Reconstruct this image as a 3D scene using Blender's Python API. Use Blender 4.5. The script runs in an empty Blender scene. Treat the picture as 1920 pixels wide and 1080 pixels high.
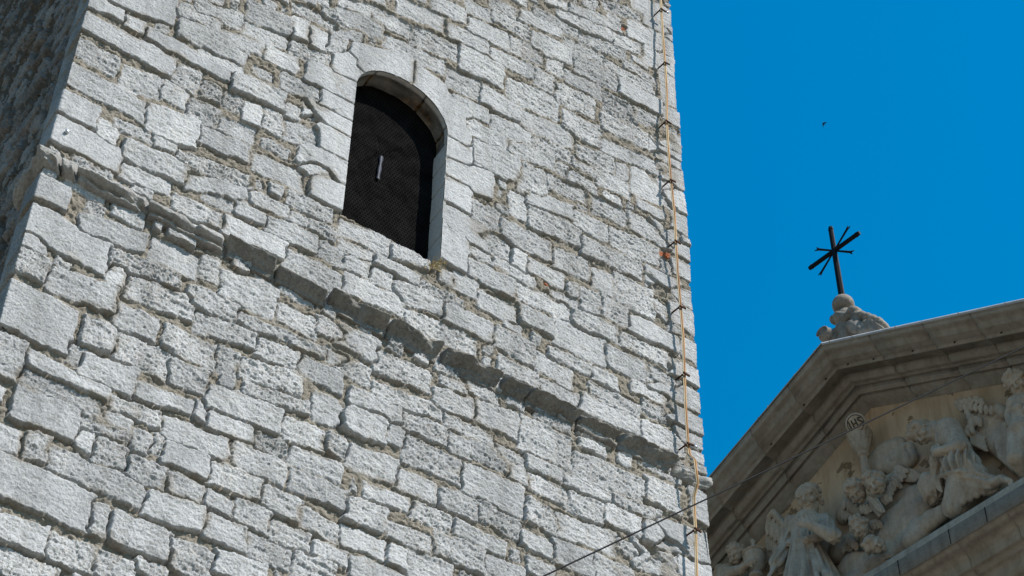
import bpy, bmesh, math, random
import numpy as np
from mathutils import Matrix, Vector

scene = bpy.context.scene
COL = scene.collection
rng = np.random.default_rng(7)
random.seed(7)

# ------------------------------------------------------------------ camera
FPX = 4500.0
CAM = np.array([0.0, -11.0, 1.6])
_z = np.array([66.0, -3616.0, FPX]); _z /= np.linalg.norm(_z)
_x = np.array([10780.0, 5600.0, FPX]); _x -= _z * (_x @ _z); _x /= np.linalg.norm(_x)
_y = np.cross(_z, _x)
M3 = np.array([_x, _y, _z])                       # world = M3 @ (right, down, forward)
cam_data = bpy.data.cameras.new('camera')
cam = bpy.data.objects.new('camera', cam_data)
COL.objects.link(cam)
cam_data.sensor_width = 36.0
cam_data.lens = 36.0 * FPX / 1920.0
cam_data.clip_start = 0.1
cam_data.clip_end = 3000.0
R = np.stack([M3[:, 0], -M3[:, 1], -M3[:, 2]], axis=1)
mw = Matrix.Identity(4)
for i in range(3):
    for j in range(3):
        mw[i][j] = R[i, j]
    mw[i][3] = CAM[i]
cam.matrix_world = mw
scene.camera = cam

# ------------------------------------------------------------------ light
SUN = np.array([0.60, -1.0, 1.45]); SUN /= np.linalg.norm(SUN)
world = bpy.data.worlds.new('World'); scene.world = world; world.use_nodes = True
wn = world.node_tree; wn.nodes.clear()
out = wn.nodes.new('ShaderNodeOutputWorld')
bg = wn.nodes.new('ShaderNodeBackground')
sky = wn.nodes.new('ShaderNodeTexSky')
sky.sky_type = 'NISHITA'; sky.sun_disc = False
sky.sun_elevation = math.asin(SUN[2])
sky.sun_rotation = math.atan2(SUN[0], SUN[1])
sky.altitude = 200; sky.air_density = 2.0; sky.dust_density = 0.0; sky.ozone_density = 8.0
hsv = wn.nodes.new('ShaderNodeHueSaturation')
hsv.inputs['Saturation'].default_value = 1.6
hsv.inputs['Hue'].default_value = 0.492
wn.links.new(sky.outputs[0], hsv.inputs['Color'])
wn.links.new(hsv.outputs[0], bg.inputs['Color'])
bg.inputs['Strength'].default_value = 0.10
wn.links.new(bg.outputs[0], out.inputs[0])
sun_d = bpy.data.lights.new('sun', 'SUN'); sun_d.energy = 5.6; sun_d.angle = math.radians(0.53)
sun_d.color = (1.0, 0.935, 0.85)
sun_o = bpy.data.objects.new('sun', sun_d); COL.objects.link(sun_o)
sun_o.rotation_euler = Vector(SUN).to_track_quat('Z', 'Y').to_euler()
sun_o.location = (20, -40, 60)
scene.view_settings.view_transform = 'Standard'
scene.view_settings.look = 'None'
scene.view_settings.exposure = 0.48
scene.view_settings.gamma = 1.0
scene.render.engine = 'CYCLES'
scene.cycles.max_bounces = 6

# ------------------------------------------------------------------ helpers
def ray(px, py):
    return M3 @ np.array([px - 960.0, py - 540.0, FPX])
def wall_pt(px, py, y=0.0):                        # a point of the tower's front wall
    r = ray(px, py)
    return CAM + r * (y - CAM[1]) / r[1]

def link(o, parent=None):
    COL.objects.link(o)
    if parent is not None:
        o.parent = parent
    return o
def tag(o, label=None, cat=None, group=None, kind=None):
    if label: o['label'] = label
    if cat: o['category'] = cat
    if group: o['group'] = group
    if kind: o['kind'] = kind
    return o
def empty(name, loc):
    o = bpy.data.objects.new(name, None); o.location = loc
    return link(o)
def np_mesh(name, verts, faces, mat, parent=None, col=None, smooth=True):
    """verts (n,3), faces (m,k) arrays -> one mesh object (world coordinates)"""
    me = bpy.data.meshes.new(name)
    verts = np.asarray(verts, dtype=np.float32); faces = np.asarray(faces, dtype=np.int32)
    k = faces.shape[1]
    me.vertices.add(len(verts)); me.vertices.foreach_set('co', verts.ravel())
    me.loops.add(faces.size); me.loops.foreach_set('vertex_index', faces.ravel())
    me.polygons.add(len(faces))
    me.polygons.foreach_set('loop_start', np.arange(0, faces.size, k, dtype=np.int32))
    me.polygons.foreach_set('loop_total', np.full(len(faces), k, dtype=np.int32))
    me.update(calc_edges=True)
    if smooth:
        me.polygons.foreach_set('use_smooth', np.ones(len(faces), dtype=bool))
    if col is not None:
        a = me.color_attributes.new('stone', 'FLOAT_COLOR', 'POINT')
        a.data.foreach_set('color', np.asarray(col, dtype=np.float32).ravel())
    me.materials.append(mat)
    o = bpy.data.objects.new(name, me)
    link(o)
    if parent is not None:
        o.parent = parent
        o.matrix_parent_inverse = Matrix.Translation(-Vector(parent.location))
    return o
def bm_obj(name, bm, mat, parent=None, smooth=False):
    me = bpy.data.meshes.new(name)
    bmesh.ops.recalc_face_normals(bm, faces=bm.faces[:])
    bm.to_mesh(me); bm.free()
    if smooth:
        for p in me.polygons: p.use_smooth = True
    me.materials.append(mat)
    o = link(bpy.data.objects.new(name, me))
    if parent is not None:
        o.parent = parent
        o.matrix_parent_inverse = Matrix.Translation(-Vector(parent.location))
    return o
def grid_faces(nr, nc):
    a = (np.arange(nr - 1)[:, None] * nc + np.arange(nc - 1)[None, :])
    return np.stack([a, a + 1, a + 1 + nc, a + nc], axis=-1).reshape(-1, 4)
_tabs = {}
def pn(x, y, seed=0):
    """2D gradient noise, about -0.7..0.7"""
    if seed not in _tabs:
        a = np.random.default_rng(1000 + seed).uniform(0, 2 * np.pi, (256, 256))
        _tabs[seed] = (np.cos(a).astype(np.float32), np.sin(a).astype(np.float32))
    cx, sx = _tabs[seed]
    x = np.asarray(x, dtype=np.float64); y = np.asarray(y, dtype=np.float64)
    xi = np.floor(x).astype(np.int64); yi = np.floor(y).astype(np.int64)
    fx = (x - xi).astype(np.float32); fy = (y - yi).astype(np.float32)
    u = fx * fx * fx * (fx * (fx * 6 - 15) + 10); v = fy * fy * fy * (fy * (fy * 6 - 15) + 10)
    def g(i, j):
        a = (xi + i) & 255; b = (yi + j) & 255
        return cx[a, b] * (fx - i) + sx[a, b] * (fy - j)
    n0 = g(0, 0); n0 += u * (g(1, 0) - n0)
    n1 = g(0, 1); n1 += u * (g(1, 1) - n1)
    return n0 + v * (n1 - n0)
def fbm(x, y, seed=0, octv=4, gain=0.5):
    s = 0; a = 1.0
    for k in range(octv):
        s = s + a * pn(x * 2 ** k + 17.3 * k, y * 2 ** k + 9.1 * k, seed + k)
        a *= gain
    return s
def sstep(a, b, x):
    t = np.clip((x - a) / (b - a), 0, 1)
    return t * t * (3 - 2 * t)

# ---- material helpers
def new_mat(name, rough=0.9):
    m = bpy.data.materials.new(name); m.use_nodes = True
    nt = m.node_tree
    b = nt.nodes['Principled BSDF']; b.inputs['Roughness'].default_value = rough
    b.inputs['Specular IOR Level'].default_value = 0.04
    return m, nt, b
def nd(nt, typ, **kw):
    n = nt.nodes.new(typ)
    for k, v in kw.items():
        if k in n.inputs: n.inputs[k].default_value = v
        else: setattr(n, k, v)
    return n
def ramp(nt, stops):
    r = nt.nodes.new('ShaderNodeValToRGB')
    e = r.color_ramp.elements
    while len(e) < len(stops): e.new(0.5)
    for el, (p, c) in zip(e, stops):
        el.position = p; el.color = (c[0], c[1], c[2], 1)
    return r
def noise(nt, scale, detail=6, rough=0.6, vec=None, dist=0.0):
    n = nd(nt, 'ShaderNodeTexNoise')
    n.inputs['Scale'].default_value = scale; n.inputs['Detail'].default_value = detail
    n.inputs['Roughness'].default_value = rough; n.inputs['Distortion'].default_value = dist
    if vec is not None: nt.links.new(vec, n.inputs['Vector'])
    return n
def mix(nt, fac, a, b, mode='MIX'):
    m = nt.nodes.new('ShaderNodeMix'); m.data_type = 'RGBA'; m.blend_type = mode
    for sock, v in ((m.inputs['Factor'], fac), (m.inputs['A'], a), (m.inputs['B'], b)):
        pass
    ins = {'F': m.inputs[0], 'A': m.inputs[6], 'B': m.inputs[7]}
    for k, v in (('F', fac), ('A', a), ('B', b)):
        if hasattr(v, 'is_output'): nt.links.new(v, ins[k])
        elif k == 'F': ins[k].default_value = v
        else: ins[k].default_value = (v[0], v[1], v[2], 1)
    return m.outputs[2]
def bump(nt, b, height, strength=0.4, dist=0.01, normal=None):
    n = nt.nodes.new('ShaderNodeBump')
    n.inputs['Strength'].default_value = strength; n.inputs['Distance'].default_value = dist
    nt.links.new(height, n.inputs['Height'])
    if normal is not None: nt.links.new(normal, n.inputs['Normal'])
    nt.links.new(n.outputs[0], b.inputs['Normal'])
    return n
def coords(nt, scale=(1, 1, 1)):
    t = nt.nodes.new('ShaderNodeTexCoord')
    m = nt.nodes.new('ShaderNodeMapping'); m.inputs['Scale'].default_value = scale
    nt.links.new(t.outputs['Object'], m.inputs['Vector'])
    return m.outputs[0]

def stone_material(name, attr=True, dark=(0.20, 0.205, 0.212), light=(0.53, 0.537, 0.548), mortar=(0.30, 0.27, 0.225), bstr=0.8):
    m, nt, b = new_mat(name, 0.95)
    v = coords(nt)
    n1 = noise(nt, 3.0, 5, 0.6, v); n2 = noise(nt, 38.0, 4, 0.7, v); n3 = noise(nt, 130.0, 3, 0.7, v)
    base = ramp(nt, [(0.0, dark), (1.0, light)])
    if attr:
        at = nt.nodes.new('ShaderNodeAttribute'); at.attribute_name = 'stone'
        sep = nt.nodes.new('ShaderNodeSeparateColor'); nt.links.new(at.outputs['Color'], sep.inputs[0])
        mo, ti, br = sep.outputs[0], sep.outputs[1], sep.outputs[2]
    else:
        val = nt.nodes.new('ShaderNodeValue'); val.outputs[0].default_value = 0.6; ti = val.outputs[0]
    # tint + mottling
    nm = nd(nt, 'ShaderNodeMath', operation='MULTIPLY_ADD'); nm.inputs[1].default_value = 0.5; nt.links.new(n2.outputs[0], nm.inputs[0])
    nh = nd(nt, 'ShaderNodeMath', operation='MULTIPLY'); nh.inputs[1].default_value = 0.5; nt.links.new(n3.outputs[0], nh.inputs[0]); nt.links.new(nh.outputs[0], nm.inputs[2])
    a1 = nd(nt, 'ShaderNodeMath', operation='MULTIPLY_ADD'); a1.inputs[1].default_value = 2.9; a1.inputs[2].default_value = -1.45
    nt.links.new(nm.outputs[0], a1.inputs[0])
    a2 = nd(nt, 'ShaderNodeMath', operation='ADD'); nt.links.new(a1.outputs[0], a2.inputs[0]); nt.links.new(ti, a2.inputs[1])
    a3 = nd(nt, 'ShaderNodeMath', operation='MULTIPLY_ADD'); a3.inputs[1].default_value = 0.5; nt.links.new(n1.outputs[0], a3.inputs[0])
    a4 = nd(nt, 'ShaderNodeMath', operation='SUBTRACT'); nt.links.new(a2.outputs[0], a3.inputs[2]); nt.links.new(a3.outputs[0], a4.inputs[0]); a4.inputs[1].default_value = 0.25
    nt.links.new(a4.outputs[0], base.inputs[0])
    c = base.outputs[0]
    # faint warm lichen / dust
    n4 = noise(nt, 6.5, 6, 0.75, v)
    wr = ramp(nt, [(0.52, (0, 0, 0)), (0.74, (1, 1, 1))]); nt.links.new(n4.outputs[0], wr.inputs[0])
    wf = nd(nt, 'ShaderNodeMath', operation='MULTIPLY'); wf.inputs[1].default_value = 0.2; nt.links.new(wr.outputs[0], wf.inputs[0])
    c = mix(nt, wf.outputs[0], c, (0.43, 0.395, 0.33))
    vst = coords(nt, (3.2, 3.2, 0.45)); n5 = noise(nt, 1.0, 6, 0.65, vst)
    r5 = ramp(nt, [(0.34, (0.74, 0.735, 0.725)), (0.55, (1, 1, 1)), (0.72, (1.04, 1.03, 1.0))]); nt.links.new(n5.outputs[0], r5.inputs[0])
    c = mix(nt, 1.0, c, r5.outputs[0], 'MULTIPLY')
    n6 = noise(nt, 1.9, 7, 0.7, v); r6 = ramp(nt, [(0.60, (0, 0, 0)), (0.74, (0.38, 0.38, 0.38))]); nt.links.new(n6.outputs[0], r6.inputs[0])
    c = mix(nt, r6.outputs[0], c, (0.37, 0.32, 0.25))
    if attr:
        mc = ramp(nt, [(0.25, tuple(0.55 * k for k in mortar)), (0.75, mortar)])
        nt.links.new(n2.outputs[0], mc.inputs[0])
        c = mix(nt, mo, c, mc.outputs[0])
        c = mix(nt, br, c, (0.33, 0.115, 0.06))
    nt.links.new(c, b.inputs['Base Color'])
    h = nd(nt, 'ShaderNodeMath', operation='MULTIPLY_ADD'); h.inputs[1].default_value = 0.45
    nt.links.new(n3.outputs[0], h.inputs[0]); nt.links.new(n2.outputs[0], h.inputs[2])
    bump(nt, b, h.outputs[0], bstr, 0.02)
    return m
MAT_WALL = stone_material('tower_limestone')
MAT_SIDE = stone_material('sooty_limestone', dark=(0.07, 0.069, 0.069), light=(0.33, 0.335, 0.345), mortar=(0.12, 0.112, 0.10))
MAT_COURSE_LIT = stone_material('string_course_lit', attr=False, dark=(0.15, 0.147, 0.142), light=(0.42, 0.415, 0.405), bstr=0.7)
MAT_COURSE_SHADED = stone_material('string_course_shaded', attr=False, dark=(0.07, 0.066, 0.06), light=(0.29, 0.278, 0.26), bstr=0.6)  # darker copy for the overhanging blocks, their shade put into the colour

# ------------------------------------------------------------------ ground
m, nt, b = new_mat('paving_stone', 0.9)
v = coords(nt)
br = nt.nodes.new('ShaderNodeTexBrick'); br.inputs['Scale'].default_value = 1.4
br.inputs['Color1'].default_value = (0.20, 0.18, 0.15, 1); br.inputs['Color2'].default_value = (0.165, 0.15, 0.125, 1)
br.inputs['Mortar'].default_value = (0.11, 0.10, 0.085, 1); br.inputs['Mortar Size'].default_value = 0.012
nt.links.new(v, br.inputs['Vector']); nt.links.new(br.outputs[0], b.inputs['Base Color'])
bump(nt, b, br.outputs[1], 0.3, -0.01)
bm = bmesh.new(); bmesh.ops.create_grid(bm, x_segments=20, y_segments=20, size=600)
g = bm_obj('ground', bm, m); tag(g, 'pale stone paving of the square below the tower', 'ground', kind='structure')
# ------------------------------------------------------------------ stone tower
UL, UR = 2.835, 9.137            # corners of the front wall (x), front plane y = 0
DEPTH = 6.3
# courses of the visible masonry: (ox, oy, scale, [(x0, y0, x1, y1, height, kind)...]); each stone is its long axis and height
A_, S_, L_, B_, R_ = 'a', 's', 'l', 'b', 'r'
STONES = [
(0, 0, 3, [(505,15,700,85,65,A_),(640,-50,988,75,150,A_),(475,110,980,385,110,A_),(440,250,665,370,110),(405,400,815,625,125),
 (345,570,549,668,135,A_),(310,712,680,912,145,A_),(705,110,815,165,85),(820,178,1300,430,70,A_),(1000,50,1245,150,80),(1010,150,1385,320,110),
 (690,420,910,490,130),(985,400,1130,470,120),(920,490,1060,560,110),(1060,590,1240,670,110),(830,660,1115,750,170,L_),(555,700,665,770,110),
 (650,680,860,770,60),(868,790,985,830,45),(700,830,1050,980,110),(1000,880,1400,1010,90,R_),(1130,750,1410,860,110),(1230,690,1430,760,100),
 (1135,490,1255,530,100,R_),(1310,450,1605,570,110),(1375,620,1478,660,120,L_),(1482,650,1597,710,130),(1603,710,1810,790,120),(1250,530,1360,590,90,R_),
 (1380,150,1625,230,80),(1650,140,1740,175,120,L_),(1748,200,1838,245,115,L_),(1845,230,1945,280,110),(1645,265,1860,345,70),(1500,290,1670,370,90,L_),
 (1590,440,1815,540,100),(1700,600,1850,675,90,L_),(1790,430,1960,510,100),(1690,890,1920,985,130,L_),(1430,890,1710,1010,110),(1815,790,1960,850,110),
 (1850,590,1960,640,80),(680,950,970,1050,90),(1390,50,1640,160,110),(1100,30,1370,120,90),(1660,30,1900,140,60),(1820,60,1960,130,60),(1240,190,1480,270,70),
 (1130,290,1370,390,50,L_),(1060,1020,1420,1090,80),(1610,600,1700,640,80)]),
(640, 0, 3, [(-20,70,240,175,90),(-20,165,120,215,50),(0,0,165,55,60),(175,60,400,180,90),(248,215,575,375,80),(400,185,655,290,110),(320,20,580,130,90),
 (600,170,830,270,80),(520,10,700,90,90),(720,135,945,240,100),(672,320,910,430,130),(840,300,1085,410,75),(950,240,1025,275,100),(1030,275,1135,325,90),
 (1080,220,1300,320,95),(850,70,1060,190,80),(1010,80,1240,185,60),(1085,60,1330,180,60),(1160,360,1250,390,85),(595,420,780,500,110),(795,530,1010,630,115),
 (940,490,1220,610,130),(580,540,835,645,85),(1090,420,1200,480,100),(1205,510,1430,610,110),(1265,420,1470,520,80),(1310,350,1550,460,100),(1260,230,1480,330,60),
 (1340,200,1600,310,60),(1590,350,1770,470,60),(1480,360,1750,500,60),(1480,560,1660,650,110,R_),(1565,480,1815,620,80,A_),(1255,670,1460,770,125),
 (1025,670,1310,790,110),(845,680,1075,770,85),(680,690,940,800,75),(745,860,1000,950,160),(945,820,1210,920,70),(1080,790,1300,880,75),(1320,850,1540,930,90),
 (1475,680,1720,790,90),(1470,810,1775,940,75),(1650,620,1780,700,70),(1755,750,1905,810,95,L_),(1730,800,1910,910,80,A_),(1785,940,1930,1010,100,A_),
 (1640,1010,1880,1110,140,L_),(1545,940,1615,975,80),(1300,890,1440,980,60),(1270,970,1440,1060,70),(1430,980,1620,1070,80),(1030,950,1170,1020,90),
 (995,1030,1160,1100,90),(1165,1010,1380,1100,80),(1210,930,1280,960,60),(1620,150,1800,250,100,L_),(1700,290,1880,380,100,L_),(1700,95,1860,190,60,A_),
 (1480,20,1690,90,60),(1640,0,1855,80,90,A_),(1530,210,1690,270,70),(1215,80,1530,210,60),(1290,40,1580,160,50),(1150,-10,1270,40,50),(840,0,990,70,60),
 (700,20,850,90,70),(1800,470,1885,513,165,A_),(1577,150,1612,158,26,B_),(40,215,85,228,22,B_),(1800,620,1895,675,80,A_),(1810,150,1860,175,95,A_),(1830,260,1870,285,90,A_)]),
(600, 50, 2.297, [(140,130,405,190,110,S_),(60,150,175,190,110,S_),(400,240,640,440,190,S_),(520,520,648,570,95,S_),(530,600,737,685,105,S_),(530,680,643,745,110,S_),
 (525,815,737,925,120,A_),(515,900,638,985,165,S_),]),
(0, 360, 3, [(204,-45,384,36,150,A_),(160,140,610,370,190,A_),(135,250,262,300,110),(105,370,270,450,150),(285,480,655,600,150),(30,610,410,790,270,A_),
 (620,440,712,480,130,L_),(-60,900,118,960,230),(470,760,650,830,170),(390,890,480,920,100),(650,680,885,780,150),(715,530,1095,650,130),(860,310,1125,410,160),
 (450,170,825,280,110),(620,360,1020,500,100,R_),(1130,400,1240,440,140),(1250,500,1560,630,170),(1060,570,1340,670,110),(1110,720,1450,830,110),(650,840,960,980,170),
 (930,800,1210,930,150),(1235,920,1350,970,150),(1450,860,1690,950,110),(1560,660,1790,760,120),(1370,980,1700,1080,120),(460,960,770,1080,150),
 (156,915,615,1155,85),(126,1020,615,1245,95),(945,990,1170,1070,130),(1350,690,1840,910,50),(1840,900,1960,960,80),(1690,960,1930,1080,110),(1790,730,1960,810,90),
 (985,50,1245,160,100),(1250,190,1620,330,110,L_),(1335,80,1490,145,75),(1500,170,1790,290,110),(1390,10,1620,100,70),(1605,370,1920,520,120),(1625,130,1740,180,60),
 (1745,180,1890,240,70),(1800,300,1960,380,90),(1630,20,1870,140,80),(1150,0,1320,70,70)]),
(640, 360, 3, [(0,190,278,300,100),(288,320,505,395,85),(0,280,185,350,70),(-20,370,168,440,90),(190,375,445,495,60),(165,460,300,510,90),(20,500,355,630,130),
 (305,540,580,640,110),(450,510,690,630,50,R_),(560,455,630,490,70),(640,490,770,540,100),(705,410,980,550,110),(720,310,850,385,55),(870,385,1095,510,50),
 (580,140,958,330,110),(735,90,895,160,110),(908,200,1185,330,120),(962,360,1045,400,95,L_),(1055,400,1260,500,90),(1195,360,1395,450,110),(1058,130,1350,250,120),
 (950,50,1040,90,130),(1040,10,1310,120,80),(1310,140,1500,230,95),(1415,60,1620,150,100),(1515,240,1795,370,105),(1350,300,1690,440,100),(1620,150,1850,270,110),
 (1420,480,1530,530,110),(1540,530,1760,640,160),(1345,590,1465,640,110),(1470,630,1620,710,110),(985,540,1290,670,100),(1190,560,1345,630,60),(780,590,1000,690,100),
 (1000,670,1200,770,100),(580,670,860,790,110),(370,690,770,860,100),(860,800,1100,920,120),(1195,770,1500,900,150),(1170,890,1415,1000,60),(1310,690,1555,800,90),
 (1505,920,1725,1010,110),(1570,820,1840,950,75),(1620,730,1910,870,90,A_),(1720,470,1910,570,110,A_),(1770,620,1840,700,90),(1840,740,1930,780,60),(1720,1010,1920,1100,100),
 (1100,930,1310,1060,110),(890,960,1110,1060,90),(1420,1010,1560,1080,70),(1800,400,1860,430,80),(1792,330,1855,355,35,B_),(880,85,935,100,40),(1285,540,1340,570,80),
 (1845,950,1910,980,70),(-10,790,220,900,130),(-20,950,165,1040,90),(190,930,500,1060,140),(1150,510,1190,528,18,B_),(575,612,605,622,22,B_),(960,905,995,915,20,B_)]),
(0, 720, 3, [(85,90,440,240,190,A_),(-80,270,105,330,150),(145,330,280,370,150),(275,400,820,640,140),(455,200,745,290,60),(450,290,540,340,140),(530,350,728,410,140),
 (560,150,760,220,70),(742,280,860,330,120),(625,100,912,190,90),(760,20,1090,130,90),(930,230,1290,360,130),(1098,130,1168,160,100),(1180,180,1430,280,100),
 (1165,70,1590,200,160),(918,370,1185,470,130,A_),(710,440,940,530,120),(1183,480,1480,590,140),(950,540,1160,620,110),(-60,480,520,730,230,A_),(510,730,620,790,200),
 (-60,790,270,880,170),(280,900,530,990,170),(620,790,970,920,190),(820,650,1150,770,150,L_),(535,990,760,1070,150),(-60,950,320,1100,150),(960,930,1200,1030,180),
 (1150,780,1390,880,140),(1330,690,1520,770,130),(1160,620,1310,720,110),(1325,380,1610,490,150),(1590,230,1830,320,130),(1640,520,1960,660,120),(1480,610,1700,710,130),
 (1700,730,1915,840,110),(1530,810,1760,880,110),(1405,890,1640,990,140),(1650,980,1890,1070,130),(1215,990,1500,1080,130),(1760,900,1960,980,100),(1760,100,1960,180,150),
 (1840,310,1960,380,110),(1440,300,1640,380,90,R_),(1620,380,1930,500,100),(1380,20,1750,130,80),(865,310,925,340,120,R_),(780,1000,940,1070,80)]),
(640, 720, 3, [(-20,160,255,260,150),(50,60,345,180,90),(180,20,570,160,80),(345,190,605,290,100),(265,260,365,300,100),(360,350,680,490,150),(35,390,325,490,140),
 (525,70,755,140,120),(590,190,860,320,70),(752,140,1000,240,130),(615,310,740,370,90),(730,340,950,450,110),(690,520,1030,660,180),(1010,260,1305,400,190),
 (1050,410,1255,510,80),(1308,440,1720,600,150),(1260,530,1520,640,60),(1060,530,1280,630,120),(1718,580,1910,660,140),(1290,630,1485,730,120),(1490,710,1700,800,110),
 (1530,630,1800,750,70),(1040,690,1215,780,140),(1220,770,1560,890,130),(1200,930,1430,1020,130),(545,620,775,710,110),(320,520,550,620,120),(135,580,400,680,80),
 (25,680,260,770,140),(5,830,265,940,110,L_),(262,950,375,1000,110,L_),(380,980,625,1070,140),(65,1010,370,1110,110),(260,800,520,900,110),(400,690,630,790,90),
 (540,890,820,1000,140),(640,790,930,930,80),(770,690,1010,820,110),(1010,850,1200,940,90),(880,360,1050,440,80),(950,470,1060,530,100),(1650,940,1900,1040,150),
 (1435,1010,1650,1100,130),(1710,810,1960,910,110),(1540,880,1720,960,70),(820,1000,1040,1090,110),(1050,1000,1200,1070,90),(1345,100,1690,230,110),(1690,240,1930,350,120),
 (1130,10,1345,90,80),(1400,20,1690,150,90),(1700,110,1840,180,70,R_),(1835,130,1910,190,70),(1640,0,1840,90,70),(1000,890,1050,915,22,B_)]),
(1200, 760, 3.375, [(100,780,345,880,180,A_),(-10,930,240,1020,160),(250,1000,470,1060,130,A_),(330,300,410,345,50,A_),(330,610,435,670,190,A_),(370,860,465,910,190,A_)]),
(1180, 420, 4.906, [(390,200,540,270,120,A_),(400,370,555,440,130,A_),(175,500,580,680,150,A_),(380,790,600,930,200,A_)]),
(1180, 620, 4.906, [(455,120,620,220,170,A_),(365,290,640,440,140,A_),(180,430,655,640,170,A_),(350,730,670,880,160,A_),(440,920,680,1010,120,A_)]),
(1220, 200, 3.857, [(20,190,212,250,110,L_),(0,260,222,380,110,A_),(55,430,238,520,110,A_),(-5,560,250,700,150,L_),(150,800,265,890,120,A_),(0,870,190,980,120)]),
]
recs = []                           # u0, u1, v0, v1 (axis heights), half height, kind code
KC = {'n': 0, 'a': 1, 's': 2, 'l': 3, 'b': 4, 'r': 5}
for ox, oy, sc, lst in STONES:
    for s in lst:
        x0, y0, x1, y1, hh = s[:5]; k = s[5] if len(s) > 5 else 'n'
        p = wall_pt(ox + x0 / sc, oy + y0 / sc); q = wall_pt(ox + x1 / sc, oy + y1 / sc)
        xm, ym = ox + (x0 + x1) / 2 / sc, oy + (y0 + y1) / 2 / sc
        t = wall_pt(xm, ym - hh / 2 / sc); b_ = wall_pt(xm, ym + hh / 2 / sc)
        # the visible height of a sloping box: keep the vertical extent through the middle
        hv = 0.5 * (t[2] - b_[2])
        u0, u1 = p[0], q[0]
        if KC[k] not in (2, 4): u0 -= 0.020; u1 += 0.020; hv += 0.021
        if KC[k] == 2: u0 -= 0.015; u1 += 0.015; hv += 0.014
        if u0 < UL + 0.07: u0 = UL - 0.5
        if u1 > UR - 0.07: u1 = UR + 0.5
        recs.append((u0, u1, p[2], q[2], hv, KC[k]))
for (ya, yb, wd) in ((152, 194, .50), (194, 228, .36), (228, 259, .47), (259, 307, .33), (307, 355, .46), (355, 400, .30)):
    za, zb_ = wall_pt(660, ya)[2], wall_pt(652, yb)[2]
    recs.append((5.39 - wd, 5.39 + .1, (za + zb_) / 2 - .012, (za + zb_) / 2 + .004, (za - zb_) / 2 + .002, 2))
recs = np.array(recs)

def add_stone(sd1, sd2, idm, U, V, i, rec, marg=0.08, r=0.022):
    """U (nc,), V (nr,) regular axes, or 2D arrays; updates nearest and second nearest rounded-box distance"""
    u0, u1, v0, v1, hv = rec[:5]
    r = min(r, hv * 0.6, (u1 - u0) * 0.3)
    uc, hu = (u0 + u1) / 2, (u1 - u0) / 2
    us = slice(max(np.searchsorted(Ua, u0 - marg), 0), np.searchsorted(Ua, u1 + marg))
    vs = slice(max(np.searchsorted(Va, min(v0, v1) - hv - marg), 0), np.searchsorted(Va, max(v0, v1) + hv + marg))
    u = U[vs, us]; vv = V[vs, us]
    if u.size == 0: return
    sl = (v1 - v0) / max(u1 - u0, 1e-3)
    dv = np.abs(vv - ((v0 + v1) / 2 + sl * (u - uc))) - (hv - r)
    du = np.abs(u - uc) - (hu - r)
    d = np.minimum(np.maximum(du, dv), 0) + np.sqrt(np.maximum(du, 0) ** 2 + np.maximum(dv, 0) ** 2) - r
    if rec[5] == 2: d = d - 0.022                        # dressed stones of the window keep their shape
    a = sd1[vs, us]; b = sd2[vs, us]; c = idm[vs, us]
    better = d < a
    b[...] = np.where(better, a, np.minimum(b, d))
    c[...] = np.where(better, i, c)
    a[...] = np.where(better, d, a)

def fill_stones(existing, ulo, uhi, vlo, vhi, seed, hmax=0.13, n=1500, sdmin=0.035):
    """random rubble stones for the places no traced stone covers"""
    global Ua, Va
    rg = np.random.default_rng(seed)
    Ua = np.arange(ulo, uhi, 0.035); Va = np.arange(vlo, vhi, 0.035)
    U, V = np.meshgrid(Ua, Va)
    sd1 = np.full(U.shape, 9.0); sd2 = sd1.copy(); idm = np.zeros(U.shape, int)
    for i, rc in enumerate(existing): add_stone(sd1, sd2, idm, U, V, i, rc, marg=0.6)
    new = []
    for it in range(n):
        h = hmax * (1 - it / n) ** 0.7 * rg.uniform(0.6, 1.0)
        h = max(h, sdmin)
        cand = np.argwhere(sd1 > h * 0.95)
        if len(cand) == 0:
            if h <= sdmin * 1.05: break
            continue
        # lowest free spots first: beds build up in rows
        key = cand[:, 0] + rg.uniform(0, 30, len(cand))
        vi, ui = cand[np.argmin(key)]
        u, v = Ua[ui], Va[vi]
        row = sd1[vi] > h * 0.55
        a = ui
        while a > 0 and row[a - 1] and (ui - a) * 0.035 < 0.4: a -= 1
        b = ui
        while b < len(Ua) - 1 and row[b + 1] and (b - ui) * 0.035 < 0.4: b += 1
        L = rg.uniform(1.6, 4.6) * h
        lo, hi = Ua[a] - h * 0.2, Ua[b] + h * 0.2
        if hi - lo > L * 1.25:
            lo = max(lo, u - L / 2); hi = min(hi, lo + L)
        rec = (lo + 0.004, hi - 0.004, v + rg.normal(0, .006), v + rg.normal(0, .006), h * 0.97, 0 if rg.random() < .8 else 5)
        if hi - lo < 0.03: 
            sd1[vi, ui] = 0; continue
        new.append(rec)
        add_stone(sd1, sd2, idm, U, V, 0, rec, marg=0.6)
    return np.array(new)

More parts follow.
